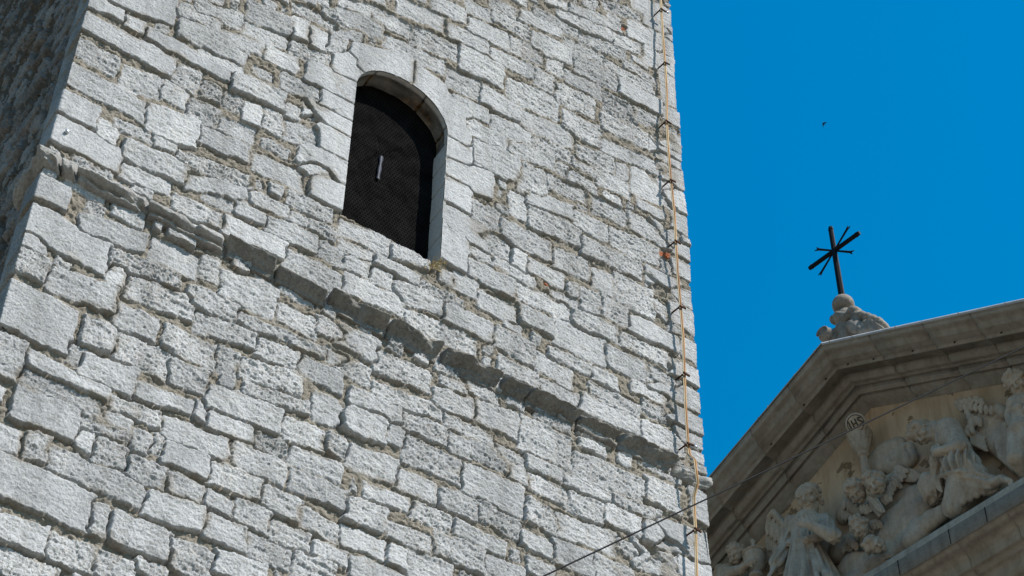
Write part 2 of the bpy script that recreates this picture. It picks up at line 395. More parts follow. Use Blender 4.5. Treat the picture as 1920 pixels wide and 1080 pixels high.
def masonry(U, V, recs, seed, warp=1.0, gap=0.0025):
    """heights and colours over a regular grid U,V (2D)"""
    Uw = U + warp * (0.030 * fbm(U * 5.0, V * 6.0, seed, 3) + 0.010 * pn(U * 24, V * 26, seed + 5) + 0.004 * pn(U * 60, V * 60, seed + 6))
    Vw = V + warp * (0.034 * fbm(U * 4.5 + 50, V * 5.0, seed + 8, 3) + 0.010 * pn(U * 22 + 9, V * 26, seed + 12) + 0.004 * pn(U * 60, V * 60, seed + 13))
    sd1 = np.full(U.shape, 0.08, np.float32); sd2 = sd1.copy(); idm = np.full(U.shape, -1, np.int32)
    for i, rc in enumerate(recs): add_stone(sd1, sd2, idm, Uw, Vw, i, rc)
    n = len(recs)
    rg = np.random.default_rng(seed + 99)
    kind = recs[:, 5].astype(int)
    offs = rg.normal(0, 0.010, n); offs[kind == 1] = rg.normal(0.010, 0.005, (kind == 1).sum()); offs[kind == 2] = 0.017; offs[kind == 4] = -0.012
    offs[recs[:, 1] > UR + .3] = rg.normal(0.0, 0.010, (recs[:, 1] > UR + .3).sum())
    tint = np.clip(rg.normal(0.62, 0.09, n), 0.35, .95)
    tint[kind == 3] = rg.uniform(0.78, 0.92, (kind == 3).sum()); tint[kind == 1] = np.clip(rg.normal(0.58, 0.08, (kind == 1).sum()), .4, .8)
    tint[kind == 2] = rg.uniform(0.62, 0.78, (kind == 2).sum()); tint[kind == 5] = rg.uniform(0.42, 0.6, (kind == 5).sum())
    rgh = rg.uniform(0.55, 1.25, n); rgh[kind == 1] = rg.uniform(.25, .42, (kind == 1).sum()); rgh[kind == 2] = .25; rgh[kind == 5] = 1.5; rgh[kind == 3] = .55
    tx = rg.normal(0, 0.022, n); ty = rg.normal(0.0, 0.05, n); tx[kind == 1] *= .3; ty[kind == 1] *= .3; tx[kind == 2] = 0; ty[kind == 2] = 0
    so = rg.uniform(0, 200, (n, 2))
    e = np.minimum(-sd1, (sd2 - sd1) * 0.5)
    ids = np.maximum(idm, 0)
    jn = fbm(U * 1.7, V * 1.7, seed + 20, 3)
    has = idm >= 0
    e2 = e - gap * (0.5 + 1.0 * sstep(-0.3, 0.3, pn(U * 9, V * 9, seed + 25)))
    rr = np.where(has, rgh[ids], 1.0).astype(np.float32)
    ou = U + so[ids, 0]; ov = V + so[ids, 1]
    # broken face: big facets, mid lumps, fine pits
    f1 = fbm(ou * 6, ov * 8, seed + 30, 2)
    f2 = pn(ou * 19 + ov * 5, ov * 27, seed + 33)
    f3 = pn(ou * 38 + ov * 12, ov * 52, seed + 34)
    f4 = pn(ou * 70, ov * 78, seed + 35)
    wx = 0.012 * pn(ou * 15, ov * 15, seed + 62); pit = 0.40 * np.maximum(0, pn(ou * 42 + ov * 24 + wx * 40, ov * 56, seed + 37) - 0.2) + 0.8 * np.maximum(0, pn(ou * 74 + ov * 36, ov * 88 + wx * 60, seed + 38) - 0.10)
    ridg = np.abs(pn(ou * 6 + ov * 5, ov * 13, seed + 39)) + 0.6 * np.abs(pn(ou * 14 - ov * 6, ov * 24 + wx * 20, seed + 40))
    f5 = 0.6 * np.abs(pn(ou * 33 + ov * 9, ov * 44, seed + 60)) + 0.8 * np.abs(pn(ou * 66 + ov * 30, ov * 85, seed + 61))
    face = rr * (0.012 * f1 + 0.003 * f2 + 0.006 * f3 + 0.0080 * f4 - 0.034 * pit - 0.020 * ridg - 0.016 * f5)
    cu = (recs[:, 0] + recs[:, 1]) / 2; cv = (recs[:, 2] + recs[:, 3]) / 2
    cu = np.clip(cu, UL, UR)
    tilt = np.clip(tx[ids] * (U - cu[ids]) / 0.2 * 0.2 + ty[ids] * (V - cv[ids]), -0.012, 0.012)
    rnd = np.where(rr < 0.5, 0.008, 0.013)
    rise = np.sqrt(np.clip(e2 / rnd, 0, 1) * (2 - np.clip(e2 / rnd, 0, 1)))
    jd = 0.015 + 0.011 * sstep(-0.25, 0.45, jn) + 0.014 * sstep(19.5, 15.5, V) - 0.008 * sstep(18.5, 21.0, V)
    mort = -jd + 0.022 * fbm(U * 11, V * 13, seed + 41, 4, 0.65) + 0.006 * pn(U * 60, V * 60, seed + 46)
    stone_h = offs[ids] + tilt + face
    crk = np.exp(-((e2 - 0.001) / 0.0055) ** 2) * sstep(-0.22, 0.25, pn(U * 3.1, V * 4.3, seed + 52) + 0.5 * pn(U * 11, V * 11, seed + 53)) * has
    hgt = np.where(e2 > 0, mort + (stone_h - mort) * rise, mort)
    hgt = hgt - 0.034 * crk
    # where no stone was laid: rubble in mortar
    mm = sstep(0.006, -0.003, e2) * (1 - 0.0)
    tin = tint[ids] + 0.10 * f1 - 0.25 * np.minimum(pit, .4)
    # mortar smeared over some stone edges
    sm = sstep(0.05, 0.35, fbm(U * 2.6 + 7, V * 2.6, seed + 50, 3)) * sstep(0.05, 0.0, e2) * 0.8
    mm = np.clip(np.maximum(mm, sm), 0, 1)
    bk = (kind[ids] == 4) * sstep(0, .004, e2) * has
    return hgt, mm, tin, bk, idm

SURR = KC['s']
# opening of the window
OU0, OU1, OSILL, OARC = 5.390, 6.366, 17.715, 19.612
OC, ORAD = (OU0 + OU1) / 2, (OU1 - OU0) / 2
def opening_sd(u, v):
    du = np.abs(u - OC)
    d_arch = np.sqrt(du ** 2 + np.maximum(v - OARC, 0) ** 2) - ORAD
    return np.maximum(d_arch, OSILL - v)

fills = fill_stones(recs, UL - 0.5, UR + 0.5, 11.3, 25.8, 5, sdmin=0.062)
recs_all = np.vstack([recs, fills])
DU, DV = 0.0072, 0.0092
Ua = np.arange(UL - 0.30, UR + 0.30, DU)
Vd = np.arange(11.5, 25.6, DV)
Va = np.concatenate([np.arange(0.0, 11.45, 0.15), Vd, np.arange(25.7, 34.1, 0.15)])
U, V = np.meshgrid(Ua, Va)
hgt, mm, tin, bk, idm = masonry(U, V, recs_all, 3, warp=0.25 + 0.75 * sstep(0.10, 0.45, opening_sd(U, V)))
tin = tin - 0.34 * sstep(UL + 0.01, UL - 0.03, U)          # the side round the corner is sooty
# snap to the opening
sd = opening_sd(U, V)
near = np.abs(sd) < 0.55 * DV
gx = (opening_sd(U + 1e-3, V) - sd) / 1e-3; gy = (opening_sd(U, V + 1e-3) - sd) / 1e-3
Us = U - np.where(near, sd * gx, 0); Vs = V - np.where(near, sd * gy, 0)
hgt = np.where(np.abs(sd) < 0.03, np.where(V > OSILL + .05, np.clip(hgt, 0.002, 0.016), hgt), hgt)
# wrap round the corners
X = np.clip(Us, UL, UR) ; Y = np.where(Us < UL, UL - Us, np.where(Us > UR, Us - UR, 0.0))
rc_ = 0.02
nx = np.where(Us < UL, -sstep(UL + rc_, UL - rc_, Us), sstep(UR - rc_, UR + rc_, Us))
nx = np.where(Us < (UL + UR) / 2, -sstep(UL + rc_, UL - rc_, Us), sstep(UR - rc_, UR + rc_, Us))
ny = -np.sqrt(1 - np.clip(np.abs(nx), 0, 1) ** 2)
fade = 1 - sstep(0.18, 0.30, Y)
hh = hgt * fade + 0.02 * (1 - fade) * 0
P = np.stack([X + nx * hh, Y + ny * hh, Vs], -1).reshape(-1, 3)
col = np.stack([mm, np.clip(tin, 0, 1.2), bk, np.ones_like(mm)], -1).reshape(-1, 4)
F = grid_faces(*U.shape)
sdc = opening_sd(Us.ravel()[F].mean(1), Vs.ravel()[F].mean(1))
keep = sdc > 0
ow = idm.ravel()[F]
isS = np.zeros(len(recs_all) + 1, bool); isS[:-1] = recs_all[:, 5] == SURR
surr = (isS[ow].sum(1) >= 2)
tower = empty('stone_tower', (6.0, 3.0, 0.0))
tag(tower, 'pale limestone bell tower with one arched window and a ledge course', 'tower')
def sub_mesh(name, sel, parent):
    f = F[sel]; used = np.unique(f); rm = np.full(len(P), -1, np.int32); rm[used] = np.arange(len(used))
    return np_mesh(name, P[used], rm[f], MAT_WALL, parent, col[used])
sub_mesh('front_wall', keep & ~surr, tower)

# side wall on the left (in shade, seen at a grazing angle), and the plain far sides
def side_wall(name, xpos, sgn, dens, seed):
    global Ua, Va
    Ua = np.arange(0.15, DEPTH + 0.01, dens[0]); Va = np.concatenate([np.arange(0, 11.3, .3), np.arange(11.4, 27.5, dens[1]), np.arange(27.6, 34.2, .3)])
    fl = fill_stones(np.zeros((0, 6)), 0.0, DEPTH, 11.0, 27.5, seed, hmax=0.15, n=2600, sdmin=0.045)
    Ua = np.arange(0.15, DEPTH + 0.01, dens[0])
    Va = np.concatenate([np.arange(0, 11.3, .3), np.arange(11.4, 27.5, dens[1]), np.arange(27.6, 34.2, .3)])
    U2, V2 = np.meshgrid(Ua, Va)
    fl2 = fl.copy(); fl2[:, 0] += 0; 
    h2, m2, t2, b2, i2 = masonry(U2, V2, fl2, seed, gap=0.008)
    fd = sstep(0.15, 0.35, U2)
    h2 = h2 * fd * 2.0 - 0.012 - 0.03 * (1 - fd)
    PP = np.stack([xpos + sgn * h2, U2, V2], -1).reshape(-1, 3)
    cc = np.stack([m2, np.clip(t2 - .05, 0, 1.2), b2 * 0, np.ones_like(m2)], -1).reshape(-1, 4)
    ff = grid_faces(*U2.shape)
    if sgn > 0: ff = ff[:, ::-1]
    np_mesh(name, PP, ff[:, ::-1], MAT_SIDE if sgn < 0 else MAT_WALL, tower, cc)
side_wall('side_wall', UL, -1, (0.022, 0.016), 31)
side_wall('side_wall', UR, 1, (0.06, 0.06), 47)
bm = bmesh.new()
vs = [bm.verts.new(p) for p in ((UL, DEPTH, 0), (UR, DEPTH, 0), (UR, DEPTH, 34), (UL, DEPTH, 34), (UL, 0.01, 34), (UR, 0.01, 34))]
bm.faces.new(vs[:4]); bm.faces.new((vs[3], vs[2], vs[5], vs[4]))
bm_obj('rear_wall', bm, MAT_WALL, tower)

# ---- window: surround, reveal, woven screen
win = sub_mesh('window_surround', keep & surr, tower)
# reveal swept from the outline backwards
def outline(inset=0.0, n=160):
    pts = [(OU0 + inset, OSILL - 0.02)]
    for k in range(150): pts.append((OU0 + inset, OSILL - .02 + (OARC - OSILL + .02) * (k + 1) / 150))
    for k in range(1, n):
        a = math.pi - math.pi * k / n
        pts.append((OC + (ORAD - inset) * math.cos(a), OARC + (ORAD - inset) * math.sin(a)))
    for k in range(151): pts.append((OU1 - inset, OARC - (OARC - OSILL + .02) * k / 150))
    return np.array(pts)
ol = outline()
N = len(ol)
ys = np.array([-0.004, 0.01, 0.025, 0.045, 0.06, 0.08, 0.105, 0.13, 0.155, 0.18, 0.205, 0.235, 0.27, 0.3])
zj = np.array([wall_pt(830, y)[2] for y in (262, 300, 343, 388, 440)])
ang = np.arctan2(ol[:, 1] - OARC, ol[:, 0] - OC)
rows = []
rcol = []
for j, y in enumerate(ys):
    w = np.arange(N) / (N - 1)
    arc = ol[:, 1] > OARC - 0.12
    dirn = (ol - np.array([OC, OARC])); dirn[~arc, 1] = 0
    dirn /= np.maximum(np.linalg.norm(dirn, axis=1), 1e-6)[:, None]
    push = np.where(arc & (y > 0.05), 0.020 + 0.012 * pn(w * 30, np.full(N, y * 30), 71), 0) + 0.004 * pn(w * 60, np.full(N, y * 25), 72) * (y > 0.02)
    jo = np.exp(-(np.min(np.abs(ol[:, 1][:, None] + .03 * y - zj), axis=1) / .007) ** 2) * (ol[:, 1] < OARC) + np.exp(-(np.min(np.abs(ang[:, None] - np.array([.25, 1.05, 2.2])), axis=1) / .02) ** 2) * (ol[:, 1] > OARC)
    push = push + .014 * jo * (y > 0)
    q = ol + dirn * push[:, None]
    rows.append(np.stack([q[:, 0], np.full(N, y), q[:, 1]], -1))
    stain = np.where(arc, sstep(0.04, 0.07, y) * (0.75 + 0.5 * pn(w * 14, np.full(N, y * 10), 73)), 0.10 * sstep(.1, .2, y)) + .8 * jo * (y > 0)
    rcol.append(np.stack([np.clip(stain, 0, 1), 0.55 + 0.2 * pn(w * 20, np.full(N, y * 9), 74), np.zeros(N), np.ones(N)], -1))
m, nt, b = new_mat('reveal_stone', 0.95)
v = coords(nt); n2 = noise(nt, 22, 5, 0.7, v); n1 = noise(nt, 7, 5, .7, v)
at = nt.nodes.new('ShaderNodeAttribute'); at.attribute_name = 'stone'
sep = nt.nodes.new('ShaderNodeSeparateColor'); nt.links.new(at.outputs[0], sep.inputs[0])
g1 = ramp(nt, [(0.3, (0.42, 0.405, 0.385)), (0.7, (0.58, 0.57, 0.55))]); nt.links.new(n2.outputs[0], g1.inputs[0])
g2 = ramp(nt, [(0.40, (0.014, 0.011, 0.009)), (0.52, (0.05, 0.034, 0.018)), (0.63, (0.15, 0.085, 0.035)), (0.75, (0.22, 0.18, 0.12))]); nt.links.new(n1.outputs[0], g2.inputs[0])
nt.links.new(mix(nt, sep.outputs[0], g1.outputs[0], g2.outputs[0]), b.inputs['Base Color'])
bump(nt, b, n2.outputs[0], 0.6, 0.02)
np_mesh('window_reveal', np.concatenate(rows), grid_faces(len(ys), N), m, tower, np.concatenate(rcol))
# screen
m, nt, b = new_mat('woven_screen', 0.6)
tc = nt.nodes.new('ShaderNodeTexCoord')
mp = nt.nodes.new('ShaderNodeMapping'); mp.inputs['Rotation'].default_value = (math.radians(90), 0, 0); nt.links.new(tc.outputs['Object'], mp.inputs['Vector'])
bt = nt.nodes.new('ShaderNodeTexBrick'); bt.inputs['Scale'].default_value = 1.0; bt.inputs['Mortar Size'].default_value = 0.0035; b.inputs['Specular IOR Level'].default_value = 0.0
bt.inputs['Brick Width'].default_value = 0.030; bt.inputs['Row Height'].default_value = 0.034
bt.inputs['Color1'].default_value = (0.004, 0.004, 0.0042, 1); bt.inputs['Color2'].default_value = (0.006, 0.0058, 0.0056, 1); bt.inputs['Mortar'].default_value = (0.0165, 0.016, 0.0162, 1)
nt.links.new(mp.outputs[0], bt.inputs['Vector'])
n1 = noise(nt, 5, 5, .7, tc.outputs['Object'])
rp = ramp(nt, [(0.35, (0.45, 0.45, 0.45)), (0.7, (1.25, 1.25, 1.25))]); nt.links.new(n1.outputs[0], rp.inputs[0])
nt.links.new(mix(nt, 1.0, bt.outputs[0], rp.outputs[0], 'MULTIPLY'), b.inputs['Base Color'])
bump(nt, b, bt.outputs[1], 0.5, -0.006)
us = np.linspace(OU0 - 0.06, OU1 + 0.06, 90); vs_ = np.linspace(OSILL - 0.1, OARC + ORAD + 0.06, 190)
SU, SV = np.meshgrid(us, vs_)
def seg_d(px0, py0, px1, py1):
    a = wall_pt(px0, py0, .21); c = wall_pt(px1, py1, .21)
    ax, az, cx, cz = a[0], a[2], c[0], c[2]
    t = np.clip(((SU - ax) * (cx - ax) + (SV - az) * (cz - az)) / ((cx - ax) ** 2 + (cz - az) ** 2), 0, 1)
    return np.hypot(SU - ax - t * (cx - ax), SV - az - t * (cz - az))
crease = 0.024 * np.exp(-(seg_d(672, 313, 709, 286) / .010) ** 2) + 0.018 * np.exp(-(seg_d(725, 288, 752, 278) / .010) ** 2) + 0.010 * np.exp(-(seg_d(709, 258, 711, 284) / .010) ** 2) - 0.008 * np.exp(-(seg_d(722, 290, 716, 330) / .02) ** 2)
SY = 0.212 + crease + 0.008 * fbm(SU * 2.2, SV * 2.2, 80, 2)
scr = np_mesh('window_screen', np.stack([SU, SY, SV], -1).reshape(-1, 3), grid_faces(*SU.shape), m, tower)
# pale patch tied on the screen
m, nt, b = new_mat('pale_tape', 0.5)
v = coords(nt, (1, 1, 1)); wv = nt.nodes.new('ShaderNodeTexWave'); wv.inputs['Scale'].default_value = 16; wv.inputs['Distortion'].default_value = 3; wv.bands_direction = 'Z'
nt.links.new(v, wv.inputs['Vector'])
rp = ramp(nt, [(0.25, (0.02, 0.022, 0.03)), (0.75, (0.10, 0.108, 0.14))]); nt.links.new(wv.outputs[0], rp.inputs[0]); nt.links.new(rp.outputs[0], b.inputs['Base Color'])
bm = bmesh.new()
prev = None
for k in range(9):
    t = k / 8
    c = wall_pt(716 - 7 * t, 292 + 43 * t, 0.195)
    wd = 0.018 + 0.004 * math.sin(k * 1.7)
    ring = [bm.verts.new((c[0] - wd, c[1] + .002, c[2])), bm.verts.new((c[0], c[1] - .001 + .002 * math.sin(k * 2.1), c[2])), bm.verts.new((c[0] + wd, c[1] + .002, c[2])), bm.verts.new((c[0], c[1] + .012, c[2]))]
    if prev:
        for a in range(4): bm.faces.new((prev[a], prev[(a + 1) % 4], ring[(a + 1) % 4], ring[a]))
    prev = ring
o = bm_obj('screen_patch', bm, m, tower, True); o['label'] = 'pale torn strip on the dark window screen'

# ---- string course: separate moulded blocks, each with its own wear
def zt(s):
    return np.interp(s, [2.6, 3.2, 4.4, 5.3, 6.4, 7.0, 7.8, 8.6, 9.3], [16.56, 16.585, 16.60, 16.59, 16.60, 16.62, 16.66, 16.70, 16.735])
PRO = {'lump': [(-.04, .21), (.02, .20), (.06, .165), (.078, .12), (.080, .07), (.06, .025), (.02, .0), (-.04, -.01)],
       'end': [(-.04, .195), (.020, .188), (.040, .165), (.048, .12), (.044, .095), (.034, .06), (.02, .02), (.0, 0), (-.04, -.008)],
       'crisp': [(-.04, .196), (.060, .190), (.098, .182), (.104, .176), (.098, .166), (.070, .134), (.040, .100), (.012, .066), (.002, .052), (.0, .0), (-.04, -.008)],
       'cham': [(-.04, .200), (.020, .192), (.045, .170), (.086, .124), (.084, .112), (.050, .070), (.010, .030), (.0, 0), (-.04, -.008)],
       'ledge': [(-.04, .215), (.020, .205), (.050, .175), (.075, .115), (.080, .085), (.055, .062), (.020, .058), (.022, .035), (.036, .018), (.03, .0), (-.04, -.008)],
       'rough': [(-.04, .20), (.03, .196), (.085, .182), (.098, .168), (.088, .150), (.055, .108), (.020, .062), (.0, .03), (-.04, -.01)],
       'worn': [(-.04, .19), (.01, .185), (.03, .16), (.045, .12), (.04, .07), (.02, .03), (.0, 0), (-.04, -.008)],
       'hollow': [(-.04, .20), (.06, .195), (.07, .175), (.03, .15), (-.01, .11), (.0, .06), (.03, .03), (.02, 0), (-.04, -.008)]}
blocks = [(UL - .5, 2.985, 'lump', .020), (3.0, 3.12, 'lump', .022), (3.13, 3.72, 'ledge', .020), (3.735, 4.40, 'ledge', .012), (4.425, 4.865, 'crisp', .010), (4.873, 5.335, 'cham', .006),
          (5.355, 5.90, 'crisp', .011), (5.908, 6.40, 'crisp', .016), (6.43, 6.98, 'crisp', .022), (7.0, 7.24, 'rough', .02), (7.25, 7.76, 'crisp', .02), (7.78, 8.18, 'hollow', .02),
          (8.20, 8.74, 'crisp', .022), (8.76, UR + .5, 'end', .012)]
vs_all = []; fs_all = []; off = 0
mid, hw = (UL + UR) / 2, (UR - UL) / 2
for bi, (s0, s1, kind, amp) in enumerate(blocks):
    pr = np.array(PRO[kind]); seg = np.r_[0, np.cumsum(np.hypot(*np.diff(pr, axis=0).T))]; L = seg[-1]
    tt = np.linspace(0, L, 44); pn_ = np.interp(tt, seg, pr[:, 0]); pz = np.interp(tt, seg, pr[:, 1])
    ns = max(int((s1 - s0) / 0.009), 12)
    ss = np.linspace(s0, s1, ns)
    SS, TT = np.meshgrid(ss, tt)
    nn = np.tile(pn_[:, None], (1, ns)); zz = np.tile(pz[:, None], (1, ns))
    e = np.minimum(SS - s0, s1 - SS)
    nzz = fbm(SS * 7 + bi * 13, TT * 9, 90, 4, 0.6)
    chip = np.maximum(0, fbm(SS * 4.5 + bi * 31, TT * 5, 95, 2) - 0.12)
    body = sstep(-0.03, 0.02, nn)
    nn = nn + (amp * 1.5 * nzz - 0.10 * chip * (amp > .01) - 0.03 * chip * (amp <= .01)) * body + rng.normal(0, .004)
    zz = 0.86 * zz + 0.012 + amp * 0.4 * fbm(SS * 8 + 40 + bi, TT * 8, 99, 3) + rng.normal(0, .002)
    cap = sstep(0.0, 0.014, e)
    nn = -0.04 + (nn + 0.04) * (0.15 + 0.85 * np.sqrt(cap))
    nn[:, 0] = -0.045; nn[:, -1] = -0.045
    sf = (hw + np.maximum(nn, 0)) / hw
    inF = np.abs(SS - mid) <= hw
    Xb = np.where(inF, mid + (SS - mid) * sf, np.where(SS > mid, UR + nn, UL - nn))
    Yb = np.where(inF, -nn, -nn * 0 - np.maximum(nn, 0) * 1.0 + (np.abs(SS - mid) - hw))
    Zb = zt(np.clip(SS, 2.6, 9.3)) - 0.185 + zz
    vs_all.append(np.stack([Xb, Yb, Zb], -1).reshape(-1, 3)); fs_all.append(grid_faces(*SS.shape) + off); off += SS.size
    if bi in (3, len(blocks) - 2, len(blocks) - 1):      # eroded lengths at both ends coloured lit, moulding between with shade in its colour
        np_mesh('string_course', np.concatenate(vs_all), np.concatenate(fs_all)[:, ::-1], MAT_COURSE_SHADED if bi == len(blocks) - 2 else MAT_COURSE_LIT, tower)
        vs_all, fs_all, off = [], [], 0

# survey stud on the corner block
m, nt, b = new_mat('galvanised_steel', 0.35); b.inputs['Base Color'].default_value = (0.55, 0.57, 0.6, 1); b.inputs['Metallic'].default_value = 0.9
bm = bmesh.new(); p = wall_pt(125.5, 247, -0.02)
bmesh.ops.create_cone(bm, cap_ends=True, segments=20, radius1=.020, radius2=.014, depth=.03, matrix=Matrix.Translation(p) @ Matrix.Rotation(math.radians(90), 4, 'X'))
o = bm_obj('survey_stud', bm, m, None, True); tag(o, 'small shiny metal stud fixed in the corner block above the ledge', 'stud')
MAT_STEEL = m
# ------------------------------------------------------------------ church front: pediment, cornices, tympanum
PHI = math.radians(-77.5)
HV = np.array([math.cos(PHI), math.sin(PHI), 0.0])      # along the front, to the right
NV = np.array([math.sin(PHI), -math.cos(PHI), 0.0])     # outwards
ra = ray(1541, 643)
APEX = CAM + ra / np.linalg.norm(ra) * 34.0
N0 = -1.0                                               # plane of the tympanum, measured out from the cornice edge
SLOPE = 0.535
def cw(h, n, z):
    return APEX + h * HV + n * NV + np.array([0, 0, z])
def cpt(px, py, n):
    """point of the church front seen at px, py on the plane n"""
    r = ray(px, py); P = CAM + r * (((APEX + NV * n - CAM) @ NV) / (r @ NV)); d = P - APEX
    return np.array([d @ HV, n, d[2]])
church = empty('church', (17.5, 4.5, 0.0))
tag(church, 'church front with a stone pediment full of carved figures, in shade', 'church')

def weathered(name, c0, c1, stain, sc=1.0, bstr=0.35, rough=0.92):
    m, nt, b = new_mat(name, rough)
    v = coords(nt)
    n1 = noise(nt, 2.2 * sc, 7, 0.65, v); n2 = noise(nt, 14 * sc, 6, 0.7, v, 0.4); n3 = noise(nt, 70 * sc, 3, 0.6, v)
    r1 = ramp(nt, [(0.3, c0), (0.7, c1)]); nt.links.new(n1.outputs[0], r1.inputs[0])
    r2 = ramp(nt, [(0.48, (0, 0, 0)), (0.75, (1, 1, 1))]); nt.links.new(n2.outputs[0], r2.inputs[0])
    f = nd(nt, 'ShaderNodeMath', operation='MULTIPLY'); f.inputs[1].default_value = 0.5; nt.links.new(r2.outputs[0], f.inputs[0])
    # streaks run down the stone
    v2 = coords(nt, (9 * sc, 9 * sc, 0.9 * sc)); n4 = noise(nt, 1.0, 5, 0.6, v2)
    r4 = ramp(nt, [(0.45, (1, 1, 1)), (0.75, (0.62, 0.58, 0.53))]); nt.links.new(n4.outputs[0], r4.inputs[0])
    c = mix(nt, f.outputs[0], r1.outputs[0], stain)
    c = mix(nt, 0.65, c, r4.outputs[0], 'MULTIPLY')
    nt.links.new(c, b.inputs['Base Color'])
    h = nd(nt, 'ShaderNodeMath', operation='MULTIPLY_ADD'); h.inputs[1].default_value = 0.5
    nt.links.new(n3.outputs[0], h.inputs[0]); nt.links.new(n2.outputs[0], h.inputs[2])
    bump(nt, b, h.outputs[0], bstr, 0.02)
    return m
MAT_CORN = weathered('cornice_stone', (0.245, 0.222, 0.19), (0.34, 0.312, 0.272), (0.17, 0.148, 0.12), 1.0, 0.15)
MAT_PALE = weathered('pale_cornice_stone', (0.17, 0.16, 0.145), (0.235, 0.225, 0.205), (0.10, 0.068, 0.04), 1.4, .2)
MAT_SCULPT = weathered('carved_stone', (0.33, 0.285, 0.235), (0.47, 0.415, 0.35), (0.19, 0.15, 0.105), 1.6, 0.2)
MAT_LETTER = weathered('shaded_lettering', (0.09, 0.08, 0.07), (0.13, 0.12, 0.10), (0.06, 0.05, 0.04))  # dark tone stands in for the shade inside engraved letters
MAT_FINIAL = weathered('finial_stone', (0.15, 0.14, 0.125), (0.34, 0.315, 0.28), (0.05, 0.045, 0.04), 2.2, 0.4)
# ochre plaster with flaked patches
m, nt, b = new_mat('ochre_plaster', 0.95)
v = coords(nt); n1 = noise(nt, 1.3, 6, .6, v); n2 = noise(nt, 2.6, 7, .62, v); n3 = noise(nt, 45, 4, .6, v)
r1 = ramp(nt, [(0.38, (0.44, 0.35, 0.262)), (0.7, (0.54, 0.435, 0.33))]); nt.links.new(n1.outputs[0], r1.inputs[0])
r2 = ramp(nt, [(0.60, (0, 0, 0)), (0.61, (1, 1, 1))]); nt.links.new(n2.outputs[0], r2.inputs[0])
nt.links.new(mix(nt, r2.outputs[0], r1.outputs[0], (0.22, 0.17, 0.12)), b.inputs['Base Color'])
lk = b.inputs['Base Color'].links[0].from_socket
n7 = noise(nt, 1.0, 6, .65, coords(nt, (5, 5, .7))); r7 = ramp(nt, [(0.40, (0.80, 0.77, 0.72)), (0.58, (1, 1, 1))]); nt.links.new(n7.outputs[0], r7.inputs[0])
nt.links.new(mix(nt, 1.0, lk, r7.outputs[0], 'MULTIPLY'), b.inputs['Base Color'])
bump(nt, b, n3.outputs[0], 0.2, 0.01)
MAT_OCHRE = m
m, nt, b = new_mat('zinc_flashing', 0.5); v = coords(nt); n1 = noise(nt, 5, 5, .6, v)
r1 = ramp(nt, [(0.3, (0.33, 0.345, 0.37)), (0.7, (0.46, 0.475, 0.50))]); nt.links.new(n1.outputs[0], r1.inputs[0]); nt.links.new(r1.outputs[0], b.inputs['Base Color'])
MAT_ZINC = m
m, nt, b = new_mat('roof_tile', 0.9); v = coords(nt); n1 = noise(nt, 4, 5, .6, v)
r1 = ramp(nt, [(0.3, (0.20, 0.09, 0.05)), (0.7, (0.32, 0.16, 0.09))]); nt.links.new(n1.outputs[0], r1.inputs[0]); nt.links.new(r1.outputs[0], b.inputs['Base Color'])
wv = nt.nodes.new('ShaderNodeTexWave'); wv.inputs['Scale'].default_value = 2.2; nt.links.new(v, wv.inputs['Vector']); bump(nt, b, wv.outputs[0], 0.6, 0.05)
MAT_ROOF = m

def sweep(name, prof, path, mat, parent, nseg=1, seams=None, wob=0.0, seed=0, smooth_mask=None):
    """prof: (n, z) list; path: list of (h, dz) stations; flat shaded strips with bevelled arrises"""
    pr = np.array(prof, float)
    st = path
    V_ = []
    for h, dz, *ins in st:
        for k, (n, z) in enumerate(pr):
            n = n - (ins[0] if ins and 0 < k < len(pr) - 1 else 0)
            wz = wob * float(pn(h * 2.3 + 3 * k, k * 7.7 + seed, 120)); wn_ = wob * float(pn(h * 2.1 + 5 * k, k * 3.3 + seed, 121))
            V_.append(cw(h, n + wn_, z + dz + wz))
    return np_mesh(name, np.array(V_), grid_faces(len(st), len(pr)), mat, parent, smooth=False)
def curve(p0, p1, bulge, n=6):
    p0 = np.array(p0); p1 = np.array(p1); d = p1 - p0; q = np.array([-d[1], d[0]])
    out_ = []
    for k in range(n + 1):
        t = k / n
        out_.append(tuple(p0 + d * t + q * bulge * math.sin(2 * math.pi * t)))
    return out_
HALF = 7.1
rake_prof = ([(-1.6, 0.10), (-0.05, -0.035)] + [(0.0, -0.045)] + [(0.0, -0.062), (-0.012, -0.06)] + curve((-0.015, -0.07), (-0.125, -0.205), 0.16, 8)
             + [(-0.135, -0.21), (-0.135, -0.228), (-0.15, -0.235)] + curve((-0.155, -0.24), (-0.262, -0.262), -0.05, 4)
             + [(-0.285, -0.262), (-0.288, -0.318), (-0.30, -0.325), (-0.315, -0.30), (-0.465, -0.285), (-0.47, -0.20), (-0.53, -0.20), (-0.532, -0.318)]
             + curve((-0.54, -0.322), (-0.69, -0.36), 0.12, 6) + [(-0.692, -0.29), (-0.726, -0.295), (-0.728, -0.39)] + curve((-0.725, -0.395), (-0.775, -0.462), -0.12, 4)
             + [(-0.782, -0.39), (-0.820, -0.40), (-0.824, -0.485), (-0.965, -0.50), (-0.968, -0.562), (-1.05, -0.565)])
hs = [0.0] + [0.35 * k for k in range(1, 21)]
def jointed(stations, joints, dz):
    out_ = [(h, dz(h)) for h in stations]
    for j in joints:
        out_ = [s for s in out_ if abs(s[0] - j) > .03]
        out_ += [(j - .008, dz(j - .008)), (j - .004, dz(j - .004), .022), (j + .004, dz(j + .004), .022), (j + .008, dz(j + .008))]
    return sorted(out_)
sweep('raking_cornice', rake_prof, jointed(hs, (.78, 1.62, 2.35, 3.2, 4.1), lambda h: -SLOPE * h), MAT_CORN, church, wob=0.006, seed=1)
